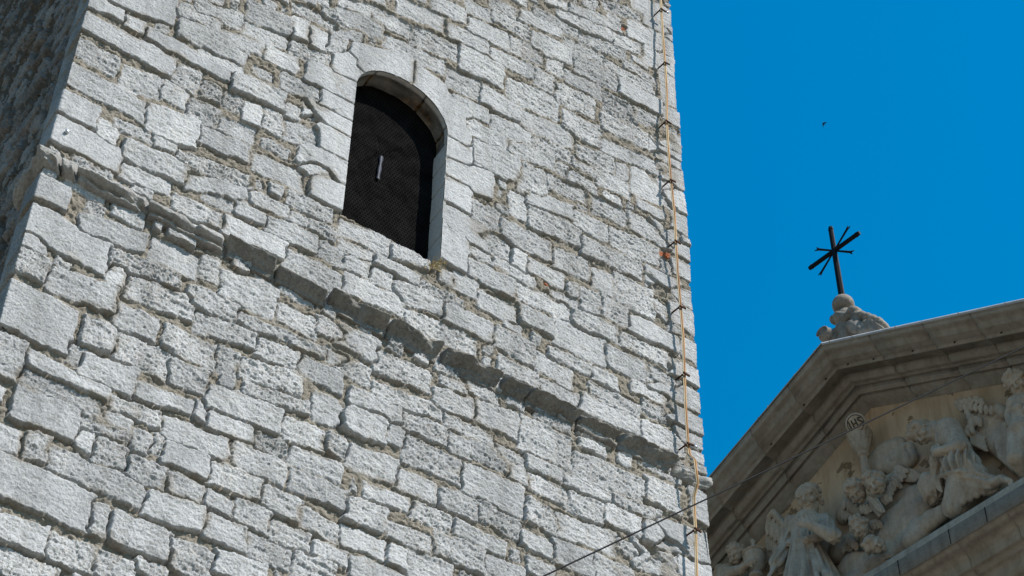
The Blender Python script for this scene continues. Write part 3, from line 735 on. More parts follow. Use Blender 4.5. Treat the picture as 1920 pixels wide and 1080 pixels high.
sweep('raking_cornice', rake_prof, jointed([-h for h in reversed(hs)], (-.66, -1.38, -2.2, -3.1), lambda h: SLOPE * h), MAT_CORN, church, wob=0.006, seed=2)
fl_prof = [(-1.6, 0.15), (-0.01, 0.006), (0.012, 0.0), (0.016, -0.048), (0.002, -0.050)]
for sgn in (1, -1):
    st = [(sgn * h, -SLOPE * h) for h in hs]
    if sgn < 0: st = st[::-1]
    fo = sweep('roof_flashing', fl_prof if sgn > 0 else [(-1.6, .15), (-.01, .006), (.012, .0), (.012, -.022), (.002, -.024)], st, MAT_ZINC if sgn > 0 else MAT_CORN, church, wob=0.004, seed=5 + sgn)
    for h in (0.14, 0.52, 1.03, 1.22, 2.2, 2.9, 3.8):
        for (n_, z_, a, c) in ((0.010, -0.024, 0.006, 0.024),):
            bm = bmesh.new()                             # lapped seam of the metal
            p = [cw(sgn * (h - a), n_, z_ - c - SLOPE * (h - a)), cw(sgn * (h + a), n_, z_ - c - SLOPE * (h + a)), cw(sgn * (h + a), n_, z_ + c - SLOPE * (h + a)), cw(sgn * (h - a), n_, z_ + c - SLOPE * (h - a))]
            q_ = [x + NV * 0.012 for x in p]
            vv = [bm.verts.new(x) for x in p + q_]
            for f in ((4, 5, 6, 7), (0, 1, 5, 4), (1, 2, 6, 5), (2, 3, 7, 6), (3, 0, 4, 7)): bm.faces.new([vv[i] for i in f])
            bm_obj('flashing_seam', bm, MAT_CORN, fo)
# roof slopes behind
rf = []
bm = bmesh.new()
for sgn in (1, -1):
    p = [cw(0, -1.5, 0.10), cw(sgn * HALF, -1.5, 0.10 - SLOPE * HALF), cw(sgn * HALF, -16, 0.10 - SLOPE * HALF), cw(0, -16, 0.10)]
    bm.faces.new([bm.verts.new(x) for x in p])
bm_obj('roof', bm, MAT_ROOF, church)
# tympanum field
bm = bmesh.new()
nx_, nz_ = 70, 40
rows_ = []
for k in range(nz_ + 1):
    z = -4.6 + (4.6 - 0.35) * k / nz_
    w = max((-(z) - 0.3) / SLOPE, 0.05)
    rows_.append([bm.verts.new(cw(-w + 2 * w * i / nx_, N0 + 0.006 * float(pn(i * .31, k * .4, 130)), z)) for i in range(nx_ + 1)])
for k in range(nz_):
    for i in range(nx_): bm.faces.new((rows_[k][i], rows_[k][i + 1], rows_[k + 1][i + 1], rows_[k + 1][i]))
bm_obj('tympanum', bm, MAT_OCHRE, church, True)
# horizontal cornice under the figures
ZC = -4.27
cor_prof = [(-1.05, 0.03), (-0.40, 0.0), (-0.397, -0.006), (-0.395, -0.265), (-0.402, -0.275), (-0.41, -0.272)] + curve((-0.425, -0.275), (-0.60, -0.36), 0.08, 6) + \
    [(-0.605, -0.375), (-0.63, -0.385), (-0.64, -0.40), (-0.645, -0.52), (-0.655, -0.53)] + curve((-0.66, -0.535), (-0.80, -0.60), -0.1, 5) + [(-0.805, -0.62), (-0.83, -0.63), (-0.835, -0.74), (-0.845, -0.75)] + \
    curve((-0.85, -0.755), (-0.97, -0.84), 0.1, 5) + [(-0.98, -0.86), (-0.985, -1.9), (-0.99, -1.92), (-1.04, -1.93), (-1.045, -3.1)]
st = [(-7.2 + 0.3 * k, ZC) for k in range(49)]
k1 = 6
sweep('cornice', cor_prof[k1 - 1:], jointed([s[0] for s in st], (-.2, .55, 1.3, 2.05, 2.8, 3.6), lambda h: ZC), MAT_CORN, church, wob=0.006, seed=9)
fil = sweep('cornice_fillet', cor_prof[:k1], st, MAT_PALE, church, wob=0.006, seed=9)
m, nt, b = new_mat('black_crust', 0.95); b.inputs['Base Color'].default_value = (0.03, 0.026, 0.022, 1)
MAT_CRUST = m
for h in (-1.45, -0.62, 0.42, 1.22, 1.78, 2.62, 3.5):
    w = 0.004; bm = bmesh.new()                         # open joint in the pale fillet
    p = [cw(h - w, -0.3935, ZC - .262), cw(h + w, -0.3935, ZC - .262), cw(h + w * 1.7, -0.3935, ZC - .004), cw(h - w * 1.5, -0.3935, ZC - .004)]
    vv = [bm.verts.new(x) for x in p] + [bm.verts.new(x + NV * 0.004) for x in p]
    for f in ((4, 5, 6, 7), (0, 1, 5, 4), (1, 2, 6, 5), (2, 3, 7, 6), (3, 0, 4, 7)): bm.faces.new([vv[i] for i in f])
    bm_obj('joint', bm, MAT_CRUST, fil)
# walls below
bm = bmesh.new()
def quad(*pts): bm.faces.new([bm.verts.new(p) for p in pts])
zb = -APEX[2]
quad(cw(-7, -1.06, -7.2), cw(7, -1.06, -7.2), cw(7, -1.06, zb), cw(-7, -1.06, zb))
bm_obj('front_wall', bm, MAT_OCHRE, church)
bm = bmesh.new()
for sgn in (1, -1):
    quad(cw(sgn * 7, -1.06, -4.0), cw(sgn * 7, -16, -4.0), cw(sgn * 7, -16, zb), cw(sgn * 7, -1.06, zb))
bm_obj('nave_wall', bm, MAT_OCHRE, church)
bm = bmesh.new(); quad(cw(-7, -16, zb), cw(7, -16, zb), cw(7, -16, -4.0), cw(0, -16, 0.0), cw(-7, -16, -4.0)); bm_obj('apse_wall', bm, MAT_OCHRE, church)
# joints of the raking blocks (dark hairlines standing 2 mm proud) and nail heads on the lip
for h in (0.2, 0.62, 1.25, 1.9, 2.6, 3.3, -0.2, -0.62, -1.25, -1.9):
    bm = bmesh.new()
    bmesh.ops.create_cone(bm, cap_ends=True, segments=10, radius1=.015, radius2=.011, depth=.03, matrix=Matrix.Translation(cw(h, -0.284, -0.268 - SLOPE * abs(h))) @ Matrix.Rotation(math.radians(90), 4, 'X'))
    bm_obj('nail_head', bm, MAT_CRUST, church)
# ------------------------------------------------------------------ carved figures: one continuous surface each, grown from a distance field
PXM = 34.3 / 4500.0                                     # metres per photograph pixel at the pediment
def unit(v):
    v = np.asarray(v, float); return v / np.linalg.norm(v)
class Body:
    """distance field over a box in (h, n, z) of the church front, n measured from the tympanum"""
    def __init__(self, lo, hi, vox=0.012):
        self.lo = np.array(lo, float); self.vox = vox
        self.n = np.ceil((np.array(hi, float) - self.lo) / vox).astype(int) + 1
        self.D = np.full(self.n, 0.3, np.float32)
    def win(self, lo, hi):
        a = np.maximum(np.floor((np.asarray(lo) - self.lo) / self.vox).astype(int), 0)
        b = np.minimum(np.ceil((np.asarray(hi) - self.lo) / self.vox).astype(int) + 1, self.n)
        if np.any(b <= a): return None, None
        sl = tuple(slice(x, y) for x, y in zip(a, b))
        g = np.meshgrid(*[self.lo[i] + self.vox * np.arange(a[i], b[i]) for i in range(3)], indexing='ij')
        return sl, np.stack(g, -1)
    def put(self, sl, d, k, op):
        D = self.D[sl]
        if op == 'add':
            h = np.clip(0.5 + 0.5 * (D - d) / k, 0, 1); D[...] = D + (d - D) * h - k * h * (1 - h)
        else:
            h = np.clip(0.5 - 0.5 * (D + d) / k, 0, 1); D[...] = D + (-d - D) * h + k * h * (1 - h)
    def rc(self, a, b, ra, rb=None, k=0.02, op='add', fold=None, flat=None):
        """tapered limb a->b; fold=(amp, count, twist) cuts drapery folds; flat=(axis, s) squashes across an axis"""
        rb = ra if rb is None else rb
        a = np.asarray(a, float); b = np.asarray(b, float); R_ = max(ra, rb) * (1.3 if flat is None else 1.5) + k + 0.03
        sl, P = self.win(np.minimum(a, b) - R_, np.maximum(a, b) + R_)
        if sl is None: return
        ab = b - a; t = np.clip(((P - a) @ ab) / max(ab @ ab, 1e-9), 0, 1)
        Q = P - (a + t[..., None] * ab)
        sc = 1.0
        if flat is not None:
            ax = unit(flat[0]); q = Q @ ax; Q = Q + (q * (1 / flat[1] - 1))[..., None] * ax; sc = flat[1] ** 0.5
        r = ra + (rb - ra) * t
        if fold:
            w = unit(ab); e1 = unit(np.cross(w, [0.3, 1, 0.2])); e2 = np.cross(w, e1)
            th = np.arctan2(Q @ e2, Q @ e1)
            s = np.sin(fold[1] * th + fold[2] * t * 6.28 + 0.8 * np.sin(2 * th + 3 * t))
            r = r * (1 + fold[0] * (np.abs(s) ** 0.7 * np.sign(s)) * (0.3 + 0.7 * np.clip(t * 1.6, 0, 1)))
        self.put(sl, ((np.linalg.norm(Q, axis=-1) - r) * sc).astype(np.float32), k, op)
    def el(self, c, rad, ax=None, k=0.02, op='add'):
        """ellipsoid; ax = rows of its three axes"""
        c = np.asarray(c, float); rad = np.asarray(rad, float); R_ = rad.max() + k + 0.03
        sl, P = self.win(c - R_, c + R_)
        if sl is None: return
        Q = P - c
        if ax is not None: Q = Q @ np.asarray(ax).T
        k0 = np.linalg.norm(Q / rad, axis=-1); k1 = np.linalg.norm(Q / rad ** 2, axis=-1)
        self.put(sl, (k0 * (k0 - 1) / np.maximum(k1, 1e-6)).astype(np.float32), k, op)
    def feather(self, a, b, w, th, nrm, k=0.0015):
        """flat rounded feather from a to b with a grooved shaft"""
        a = np.asarray(a, float); b = np.asarray(b, float); d = unit(b - a); L = np.linalg.norm(b - a)
        n_ = unit(np.asarray(nrm) - d * (np.asarray(nrm) @ d)); s = np.cross(d, n_)
        self.el((a + b) / 2, (L / 2, w, th), [d, s, n_], k)
        self.rc(a + d * L * .15 + n_ * th, b - d * L * .1 + n_ * th * 1.0, th * .5, th * .3, 0.004, 'sub')
    def head(self, c, fwd, up, s, curls=0, seed=0, hair=True, child=False):
        f = unit(fwd); u = np.asarray(up, float); u = unit(u - f * (u @ f)); r = np.cross(f, u)
        A = [r, f, u]
        pt = lambda x, y, z: np.asarray(c) + s * (x * r + y * f + z * u)
        self.el(pt(0, -.03, .10), s * np.array([.36, .43, .39]), A)
        self.el(pt(0, .10, -.13), s * np.array([.29 if not child else .33, .31, .36 if not child else .32]), A, 0.03)
        self.rc(pt(-.05, .31, -.40), pt(.05, .31, -.40), s * .09, k=.02)
        for q in (-1, 1):
            self.el(pt(q * .20, .28, -.15), s * np.array([.13, .13, .13]) * (1.2 if child else 1), A, 0.015)
            self.rc(pt(q * .05, .41, .12), pt(q * .27, .33, .10), s * .055, s * .045, 0.008)
            self.el(pt(q * .155, .45, .01), s * np.array([.115, .12, .075]), A, 0.006, 'sub')
            self.el(pt(q * .155, .335, .0), s * np.array([.08, .075, .055]), A, 0.004)
            self.el(pt(q * .36, .0, -.04), s * np.array([.05, .09, .13]), A, 0.01)
        self.rc(pt(0, .42, .08), pt(0, .55, -.11), s * .045, s * .075, 0.01)
        self.rc(pt(-.06, .45, -.13), pt(.06, .45, -.13), s * .055, k=.008)
        self.rc(pt(-.13, .46, -.255), pt(.13, .46, -.255), s * .045, k=.004, op='sub')
        self.rc(pt(-.08, .41, -.31), pt(.08, .41, -.31), s * .055, k=.008)
        self.rc(pt(-.07, .43, -.20), pt(.07, .43, -.20), s * .035, k=.006)
        if hair:
            rg_ = np.random.default_rng(seed)
            self.el(pt(0, -.12, .16), s * np.array([.40, .44, .39]), A, 0.01)
            for i in range(curls):
                th = rg_.uniform(0, 6.28); ph = rg_.uniform(-0.1, 1.45)
                d = np.array([math.cos(th) * math.cos(ph), math.sin(th) * math.cos(ph), math.sin(ph)])
                if d[1] > .45 and d[2] < .55: continue
                q = pt(.41 * d[0], -.08 + .45 * d[1], .12 + .42 * d[2])
                self.rc(q, q + s * rg_.normal(0, .05, 3), s * rg_.uniform(.08, .125), k=0.004)
    def hand(self, wrist, tip, nrm, s, curl=0.3, k=0.006):
        """palm, four unequal bent fingers and a thumb leaving the side of the palm"""
        w = np.asarray(wrist, float); d = unit(np.asarray(tip) - w); n_ = unit(np.asarray(nrm) - d * (np.asarray(nrm) @ d)); sd_ = np.cross(d, n_)
        self.rc(w, w + d * s * .25, s * .17, s * .20, 0.02, flat=(n_, .55))
        self.rc(w + d * s * .25, w + d * s * .5, s * .20, s * .22, 0.02, flat=(n_, .5))
        for i, L in enumerate((.40, .47, .44, .34)):
            o = (i - 1.5) * .125 * s
            b0 = w + d * s * .52 + sd_ * o; b1 = b0 + d * s * L * .5 - n_ * s * curl * .10; b2 = b1 + d * s * L * .5 - n_ * s * curl * .28
            self.rc(b0, b1, s * .062, s * .056, k); self.rc(b1, b2, s * .056, s * .042, k)
        t0 = w + d * s * .18 + sd_ * s * -.18; t1 = t0 + d * s * .22 - sd_ * s * .16; t2 = t1 + d * s * .22 - sd_ * s * .02
        self.rc(t0, t1, s * .075, s * .062, 0.012); self.rc(t1, t2, s * .062, s * .046, k)
    def mesh(self, name, parent, mat, rough=0.0):
        D = self.D; s = D < 0; sh = np.array(D.shape) - 1
        acc = np.zeros(tuple(sh) + (3,), np.float32); cnt = np.zeros(tuple(sh), np.float32)
        def cut(off): return tuple(slice(o, o + m_) for o, m_ in zip(off, sh))
        for a in range(3):
            o1, o2 = [x for x in range(3) if x != a]
            for i in (0, 1):
                for j in (0, 1):
                    p0 = [0, 0, 0]; p0[o1] = i; p0[o2] = j; p1 = list(p0); p1[a] = 1
                    d0, d1 = D[cut(p0)], D[cut(p1)]; c = (d0 < 0) != (d1 < 0)
                    t = np.where(c, d0 / np.where(c, d0 - d1, 1), 0)
                    for q in range(3): acc[..., q] += c * (p0[q] + (t if q == a else 0))
                    cnt += c
        m_ = cnt > 0
        idx = np.full(tuple(sh), -1, np.int64); idx[m_] = np.arange(m_.sum())
        base = np.argwhere(m_)
        L = (base + acc[m_] / cnt[m_][:, None]) * self.vox + self.lo
        faces = []
        for a in range(3):
            o1, o2 = [(1, 2), (2, 0), (0, 1)][a]
            sl0 = [slice(1, -1)] * 3; sl0[a] = slice(0, -1); sl1 = list(sl0); sl1[a] = slice(1, None)
            s0, s1 = s[tuple(sl0)], s[tuple(sl1)]
            e = np.argwhere(s0 != s1); 
            if len(e) == 0: continue
            flip = s0[tuple(e.T)]
            q = e.copy(); 
            for x in range(3):
                if x != a: q[:, x] += 1
            def cell(i, j):
                r_ = q.copy(); r_[:, o1] -= i; r_[:, o2] -= j; return idx[tuple(r_.T)]
            f = np.stack([cell(0, 0), cell(1, 0), cell(1, 1), cell(0, 1)], -1)
            f = np.where(flip[:, None], f, f[:, ::-1]); faces.append(f)
        F_ = np.concatenate(faces); F_ = F_[(F_ >= 0).all(1)]
        W = APEX + L[:, :1] * HV + (L[:, 1:2] + N0) * NV + L[:, 2:] * np.array([[0, 0, 1.0]])
        # (h, n, z) is a left-handed frame here, so the winding is turned round
        o = np_mesh(name, W, F_[:, ::-1] if np.dot(np.cross(HV, NV), [0, 0, 1]) < 0 else F_, mat, parent)
        return o
def q_(px, py, n):
    """(h, n, z) of a point of the relief standing n metres out from the tympanum"""
    p = cpt(px, py, N0 + n); return np.array([p[0], n, p[2]])
def box_of(pts, pad):
    a = np.array(pts); return a.min(0) - pad, a.max(0) + pad
def thing(name, label, cat, at, group=None):
    w = APEX + at[0] * HV + (at[1] + N0) * NV + np.array([0, 0, at[2]])
    return tag(empty(name, tuple(w)), label, cat, group)
TOV = unit([.36, .54, -.76])                            # roughly towards the square below

# --- standing angel, hand on the breast
T = thing('angel_statue', 'tall standing stone angel with bowed head and one hand on the breast', 'statue', q_(1530, 1140, .2), 'carved figures of the pediment')
lo, hi = box_of([q_(1440, 890, .0), q_(1600, 1150, .0), q_(1530, 1140, .75), q_(1470, 1080, .7), q_(1500, 890, .6)], .05); lo[1] = -.05; lo[2] = -4.35; lo[0] -= .25; hi[0] += .3; hi[1] += .3
B = Body(lo, hi, 0.0105)
hc = q_(1516, 934, .42)
B.head(hc, (.10, .80, -.58), (0.12, .50, .80), .36, hair=False)
B.rc(hc - np.array([0, .08, .12]), q_(1512, 972, .30), .085, .10)
sl_, sr_ = q_(1484, 979, .30), q_(1545, 977, .32)
B.rc(sl_, sr_, .095, .095, .07); B.rc(q_(1513, 966, .30), q_(1513, 976, .30), .10, .16, .05); B.rc(q_(1496, 974, .42), q_(1530, 973, .42), .016, .016, .006); B.rc(q_(1514, 982, .32), q_(1510, 1012, .34), .20, .17, .06, fold=(.10, 7, .3))
B.rc(q_(1494, 985, .34), q_(1500, 1012, .36), .11, .10, .03); B.rc(q_(1532, 985, .34), q_(1522, 1012, .36), .11, .10, .03)
for i in range(6): B.rc(q_(1492 + i * 8, 990, .485), q_(1496 + i * 6.5, 1013, .47), .016, .026, .006)
B.rc(q_(1482, 1018, .44), q_(1512, 1014, .52), .06, .055, .01, fold=(.25, 5, 1)); B.rc(q_(1512, 1014, .52), q_(1540, 1006, .42), .055, .06, .01, fold=(.25, 5, 1))
# far arm across the breast
el_ = q_(1563, 1006, .50)
B.rc(sr_, el_, .115, .105, .02, fold=(.12, 6, 1.2)); B.rc(el_, q_(1515, 982, .66), .10, .06, .02); B.hand(q_(1517, 982, .66), q_(1490, 974, .66), (0, 1, -.4), .31, .15)
# near arm hanging with wide sleeve
e2_ = q_(1474, 1022, .38)
B.rc(sl_, e2_, .105, .085, .02, fold=(.16, 6, .6)); B.rc(e2_, q_(1457, 1058, .50), .085, .105, .012, fold=(.18, 6, .5)); B.rc(q_(1460, 1052, .52), q_(1450, 1068, .56), .05, .045, .01)
B.hand(q_(1452, 1066, .56), q_(1438, 1086, .62), (-.3, .8, .3), .26)
# gown
B.rc(q_(1509, 1014, .34), q_(1530, 1150, .32), .18, .46, .02, fold=(.17, 12, .35))
B.rc(q_(1500, 1030, .46), q_(1556, 1080, .62), .05, .05, .03); B.rc(q_(1556, 1080, .62), q_(1575, 1120, .60), .05, .06, .03)
for i, (x0, x1) in enumerate(((1492, 1478), (1501, 1498), (1520, 1540), (1530, 1562))): B.rc(q_(x0, 1030, .52), q_(x1, 1120, .74), .022, .055, .012)
B.mesh('body', T, MAT_SCULPT)
H = Body(hc - .42, hc + .42, 0.011)
f = unit((.10, .80, -.58)); u = unit(np.array((0.12, .50, .80)) - f * (np.array((0.12, .50, .80)) @ f)); r = np.cross(f, u); s = .36
pt = lambda x, y, z: hc + s * (x * r + y * f + z * u)
H.el(pt(0, -.12, .16), s * np.array([.44, .44, .41]), [r, f, u])
H.el(pt(0, .42, -.20), s * np.array([.25, .34, .34]), [r, f, u], .008, 'sub')
rg = np.random.default_rng(3)
for i in range(46):
    a_ = rg.uniform(-2.6, 2.6); ph = rg.uniform(.05, 1.3)
    p0 = pt(.42 * math.sin(a_) * math.cos(ph), -.10 - .0 + .44 * math.cos(a_) * math.cos(ph) * .95, .16 + .42 * math.sin(ph))
    p1 = pt(.47 * math.sin(a_) * math.cos(ph - .35), -.12 + .44 * math.cos(a_) * math.cos(ph - .35) * .9, .16 + .40 * math.sin(ph - .35))
    H.rc(p0, p1, s * .05, s * .065, .006)
for sx, cnt_ in ((-1, 8), (1, 5)):
    for j in range(cnt_): H.rc(pt(sx * (.36 + .02 * (j % 2)), .0 - .03 * j, .10 - .10 * j), pt(sx * (.40 + .05 * (j % 2)), -.02 - .03 * j, .02 - .10 * j), s * .085, s * .075, .004)
for i in range(9): H.rc(pt(-.30 + .075 * i, .34 - .9 * (-.30 + .075 * i) ** 2, .23), pt(-.34 + .085 * i, .37 - .9 * (-.34 + .085 * i) ** 2, .12), s * .055, s * .045, .004)
H.mesh('hair', T, MAT_SCULPT)
def wing_rows(Bw, rows, nrm, seed=0):
    rg_ = np.random.default_rng(seed)
    for (e0, e1, d0, d1, cnt, w, th, nn) in rows:
        e0, e1, d0, d1 = (np.array(x, float) for x in (e0, e1, d0, d1))
        for i in range(cnt):
            t = i / max(cnt - 1, 1)
            a_ = e0 + (e1 - e0) * t; b_ = a_ + d0 + (d1 - d0) * t + rg_.normal(0, 1.0, 2)
            Bw.feather(q_(a_[0], a_[1], nn + .012 * (i % 2)), q_(b_[0], b_[1], nn - .03), w, th, nrm)
lo, hi = box_of([q_(1425, 950, .0), q_(1490, 1075, .45), q_(1430, 1070, .1), q_(1480, 950, .4)], .15); lo[1] = -.02
Wg = Body(lo, hi, 0.011)
Wg.rc(q_(1450, 980, .06), q_(1470, 995, .08), .11, .10, .03); Wg.rc(q_(1452, 995, .04), q_(1456, 1045, .03), .10, .06, .03)
wing_rows(Wg, [((1444, 1012), (1460, 1022), (0, 48), (-6, 40), 4, .055, .024, .14), ((1440, 992), (1464, 1008), (0, 40), (-6, 34), 4, .055, .026, .20), ((1442, 966), (1466, 982), (-2, 40), (-4, 40), 4, .055, .028, .27)], (0, 1, -.3), 5)
Wg.rc(q_(1443, 970, .26), q_(1450, 961, .27), .05, .05, .01); Wg.rc(q_(1450, 961, .27), q_(1472, 985, .26), .05, .05, .01)
Wg.mesh('wing', T, MAT_SCULPT)

# --- kneeling angel
T = thing('angel_statue', 'kneeling stone angel bending forward with hands joined and a large raised wing', 'statue', q_(1790, 965, .2), 'carved figures of the pediment')
lo, hi = box_of([q_(1700, 780, .0), q_(1890, 980, .0), q_(1760, 975, .75), q_(1890, 900, .5), q_(1710, 790, .6)], .12); lo[1] = -.05; lo[2] = -4.3; lo[0] -= .2; hi[0] += .25; hi[1] += .1
B = Body(lo, hi, 0.0105)
hc = q_(1731, 812, .36)
B.head(hc, (-.22, .40, -.88), (-.76, .35, .42), .34, curls=70, seed=4)
for i in range(5): B.rc(q_(1738 + i * 6, 793 + (i % 2) * 3, .34), q_(1742 + i * 6, 797, .36), .04, .035, .008)
B.rc(q_(1744, 810, .32), q_(1768, 806, .30), .085, .10, .03)
sh = q_(1779, 806, .36)
B.rc(sh, q_(1801, 850, .34), .17, .17, .05); B.rc(q_(1770, 815, .22), q_(1800, 850, .24), .17, .17, .05)
B.rc(sh, q_(1800, 838, .48), .125, .10, .03, fold=(.07, 5, .5)); B.rc(q_(1800, 838, .48), q_(1756, 849, .56), .095, .065, .02)
B.hand(q_(1758, 848, .56), q_(1746, 836, .56), (.2, .7, -.3), .22, .5); B.hand(q_(1760, 836, .46), q_(1762, 812, .46), (.8, .5, 0), .24, .1)
B.rc(q_(1755, 858, .42), q_(1757, 892, .34), .085, .075, .02, fold=(.12, 5, .4)); B.rc(q_(1768, 862, .40), q_(1772, 868, .40), .05, .045, .012)
B.rc(q_(1800, 850, .34), q_(1803, 876, .33), .16, .23, .012, fold=(.22, 13, .3))
hem = [q_(1763, 893, .40), q_(1778, 888, .50), q_(1798, 884, .50), q_(1818, 887, .42), q_(1838, 896, .28)]
for a_, b_ in zip(hem[:-1], hem[1:]): B.rc(a_, b_, .034, .034, .012)
for i in range(7): B.rc(q_(1788 + i * 4.5, 856 + i, .47), q_(1768 + i * 10.5, 888 - (3 - abs(i - 3)) * 1.5, .47 - .02 * abs(i - 2)), .020, .040, .010)
B.rc(q_(1812, 880, .30), q_(1832, 893, .26), .16, .16, .04)
B.rc(q_(1806, 898, .28), q_(1788, 950, .30), .20, .15, .012, fold=(.10, 7, .8)); B.rc(q_(1798, 902, .36), q_(1788, 955, .34), .15, .11, .02)
B.rc(q_(1806, 902, .30), q_(1858, 910, .24), .19, .12, .03, fold=(.14, 9, .2))
for i in range(5): B.rc(q_(1818 + i * 10, 900 + i * 2, .40 - .02 * i), q_(1806 + i * 13, 943 - i * 6.5, .33 - .02 * i), .030, .040, .035)
B.rc(q_(1858, 908, .28), q_(1880, 898, .30), .075, .06, .03); B.rc(q_(1876, 898, .30), q_(1893, 902, .36), .055, .04, .02)
for i in range(5): B.rc(q_(1892, 900 + 2.2 * i, .36), q_(1898, 901 + 2.2 * i, .37), .016, .014, .004)
B.rc(q_(1745, 907, .26), q_(1752, 922, .26), .17, .15, .03, fold=(.12, 6, .5)); B.rc(q_(1758, 902, .34), q_(1748, 930, .26), .08, .11, .02, fold=(.2, 6, .4))
for i in range(3): B.rc(q_(1748 + 6 * i, 897 + i, .40), q_(1760 + 3 * i, 918 + 2 * i, .36), .022, .018, .006)
B.mesh('body', T, MAT_SCULPT)
lo, hi = box_of([q_(1785, 735, .0), q_(1895, 860, .45), q_(1800, 860, .1), q_(1890, 740, .4)], .12); lo[1] = -.02
Wg = Body(lo, hi, 0.011)
Wg.rc(q_(1822, 822, -.05), q_(1840, 800, -.07), .13, .15, .04); Wg.rc(q_(1840, 800, -.07), q_(1866, 790, -.07), .15, .13, .04); Wg.rc(q_(1842, 838, -.04), q_(1850, 810, -.07), .10, .14, .04); Wg.rc(q_(1830, 775, -.05), q_(1812, 762, -.04), .13, .10, .04); Wg.rc(q_(1835, 800, .02), q_(1868, 782, .02), .12, .11, .04); Wg.rc(q_(1838, 785, .02), q_(1825, 768, .04), .11, .09, .04)
wing_rows(Wg, [((1844, 770), (1886, 776), (-16, 76), (-24, 54), 7, .042, .030, .15), ((1834, 762), (1872, 770), (-10, 30), (-18, 30), 4, .062, .028, .19),
               ((1822, 806), (1832, 830), (26, 20), (20, 18), 4, .036, .028, .19), ((1818, 754), (1858, 760), (6, 18), (2, 20), 5, .040, .032, .26), ((1822, 776), (1836, 782), (8, 22), (4, 20), 3, .036, .030, .25)], (0, 1, -.3), 9)
for (x, y) in ((1795, 755), (1802, 752), (1811, 751), (1820, 749), (1831, 748), (1800, 763), (1810, 763), (1814, 774), (1818, 784), (1820, 794), (1816, 803), (1822, 806), (1813, 810), (1840, 752)):
    Wg.rc(q_(x, y, .25), q_(x + 3, y + 6, .25), .046, .034, .003)
for i in range(4): Wg.rc(q_(1822, 816 + i * 5, .22), q_(1846, 822 + i * 7, .18), .03, .024, .008)
Wg.rc(q_(1874, 768, .16), q_(1884, 776, .18), .085, .085, .02)
Wg.mesh('wing', T, MAT_SCULPT)

# --- standing child at the right with blown drapery
T = thing('putto_statue', 'curly-haired stone child standing bare at the right edge of the pediment', 'statue', q_(1915, 860, .2), 'carved figures of the pediment')
lo, hi = box_of([q_(1860, 690, .0), q_(1985, 900, .0), q_(1900, 890, .6), q_(1980, 700, .5)], .18); lo[1] = -.03
B = Body(lo, hi, 0.0105)
hc = q_(1907, 718, .34); B.head(hc, (.05, .60, -.80), (-.2, .66, .74), .31, curls=60, seed=8, child=True)
B.rc(q_(1912, 735, .28), q_(1916, 752, .24), .075, .09); B.rc(q_(1902, 757, .26), q_(1938, 752, .26), .105, .105, .04)
B.rc(q_(1919, 762, .24), q_(1917, 800, .26), .15, .16, .05); B.el(q_(1914, 806, .34), (.18, .15, .15), k=.02); B.el(q_(1908, 765, .38), (.085, .06, .07), k=.02); B.el(q_(1928, 764, .38), (.085, .06, .07), k=.02)
B.rc(q_(1902, 778, .43), q_(1932, 777, .43), .02, k=.015, op='sub'); B.rc(q_(1911, 797, .52), q_(1913, 799, .53), .018, k=.01, op='sub')
B.rc(q_(1900, 757, .28), q_(1892, 778, .24), .075, .065, .02); B.rc(q_(1892, 778, .24), q_(1893, 796, .3), .065, .05, .02)
B.rc(q_(1940, 755, .28), q_(1962, 775, .3), .075, .065, .02); B.rc(q_(1962, 775, .3), q_(1966, 800, .38), .06, .045, .02); B.hand(q_(1966, 798, .38), q_(1966, 812, .42), (0, .9, -.2), .15, .6)
B.rc(q_(1908, 815, .30), q_(1905, 860, .40), .15, .12, .03); B.rc(q_(1905, 860, .40), q_(1918, 888, .24), .11, .07, .02); B.rc(q_(1928, 815, .30), q_(1942, 850, .34), .15, .11, .03); B.rc(q_(1942, 850, .34), q_(1945, 880, .22), .10, .07, .02)
B.mesh('body', T, MAT_SCULPT)
lo, hi = box_of([q_(1850, 770, .0), q_(1945, 890, .3), q_(1870, 890, .1), q_(1920, 890, .4)], .12); lo[1] = -.02
Dr = Body(lo, hi, 0.012)
Dr.rc(q_(1886, 800, .06), q_(1872, 835, .04), .10, .14, .05); Dr.rc(q_(1872, 835, .04), q_(1912, 876, .05), .14, .12, .05); Dr.rc(q_(1890, 830, .04), q_(1915, 860, .05), .16, .14, .05)
for i in range(6):
    o = i * 8.5
    P4 = [q_(1884 + o * .30, 795 + o * .1, .22), q_(1868 + o * .62, 830 - o * .1, .21), q_(1876 + o * .66, 858 - o * .32, .22), q_(1902 + o * .45, 880 - o * .55, .21), q_(1925 + o * .1, 884 - o * .7, .18)]
    for a_, b_ in zip(P4[:-1], P4[1:]): Dr.rc(a_, b_, .034, .034, .006)
Dr.mesh('drapery', T, MAT_SCULPT)

# --- crouching child with the lidded urn at the left
T = thing('putto_statue', 'small crouching stone child reaching over a lidded urn at the lower left', 'statue', q_(1370, 1110, .2), 'carved figures of the pediment')
lo, hi = box_of([q_(1335, 1015, .0), q_(1425, 1125, .0), q_(1370, 1120, .6), q_(1400, 1020, .6)], .22); lo[1] = -.03
B = Body(lo, hi, 0.011)
hc = q_(1380, 1041, .36); B.head(hc, (-.02, .66, -.74), (.10, .66, .76), .275, curls=60, seed=12, child=True)
B.rc(q_(1376, 1056, .28), q_(1372, 1066, .26), .07, .09); B.rc(q_(1363, 1076, .28), q_(1362, 1118, .26), .15, .18, .05); B.rc(q_(1368, 1074, .34), q_(1390, 1068, .42), .085, .07, .02)
B.rc(q_(1390, 1068, .42), q_(1402, 1056, .46), .065, .045, .02); B.hand(q_(1401, 1058, .47), q_(1419, 1048, .50), (0, .9, -.4), .17, .7)
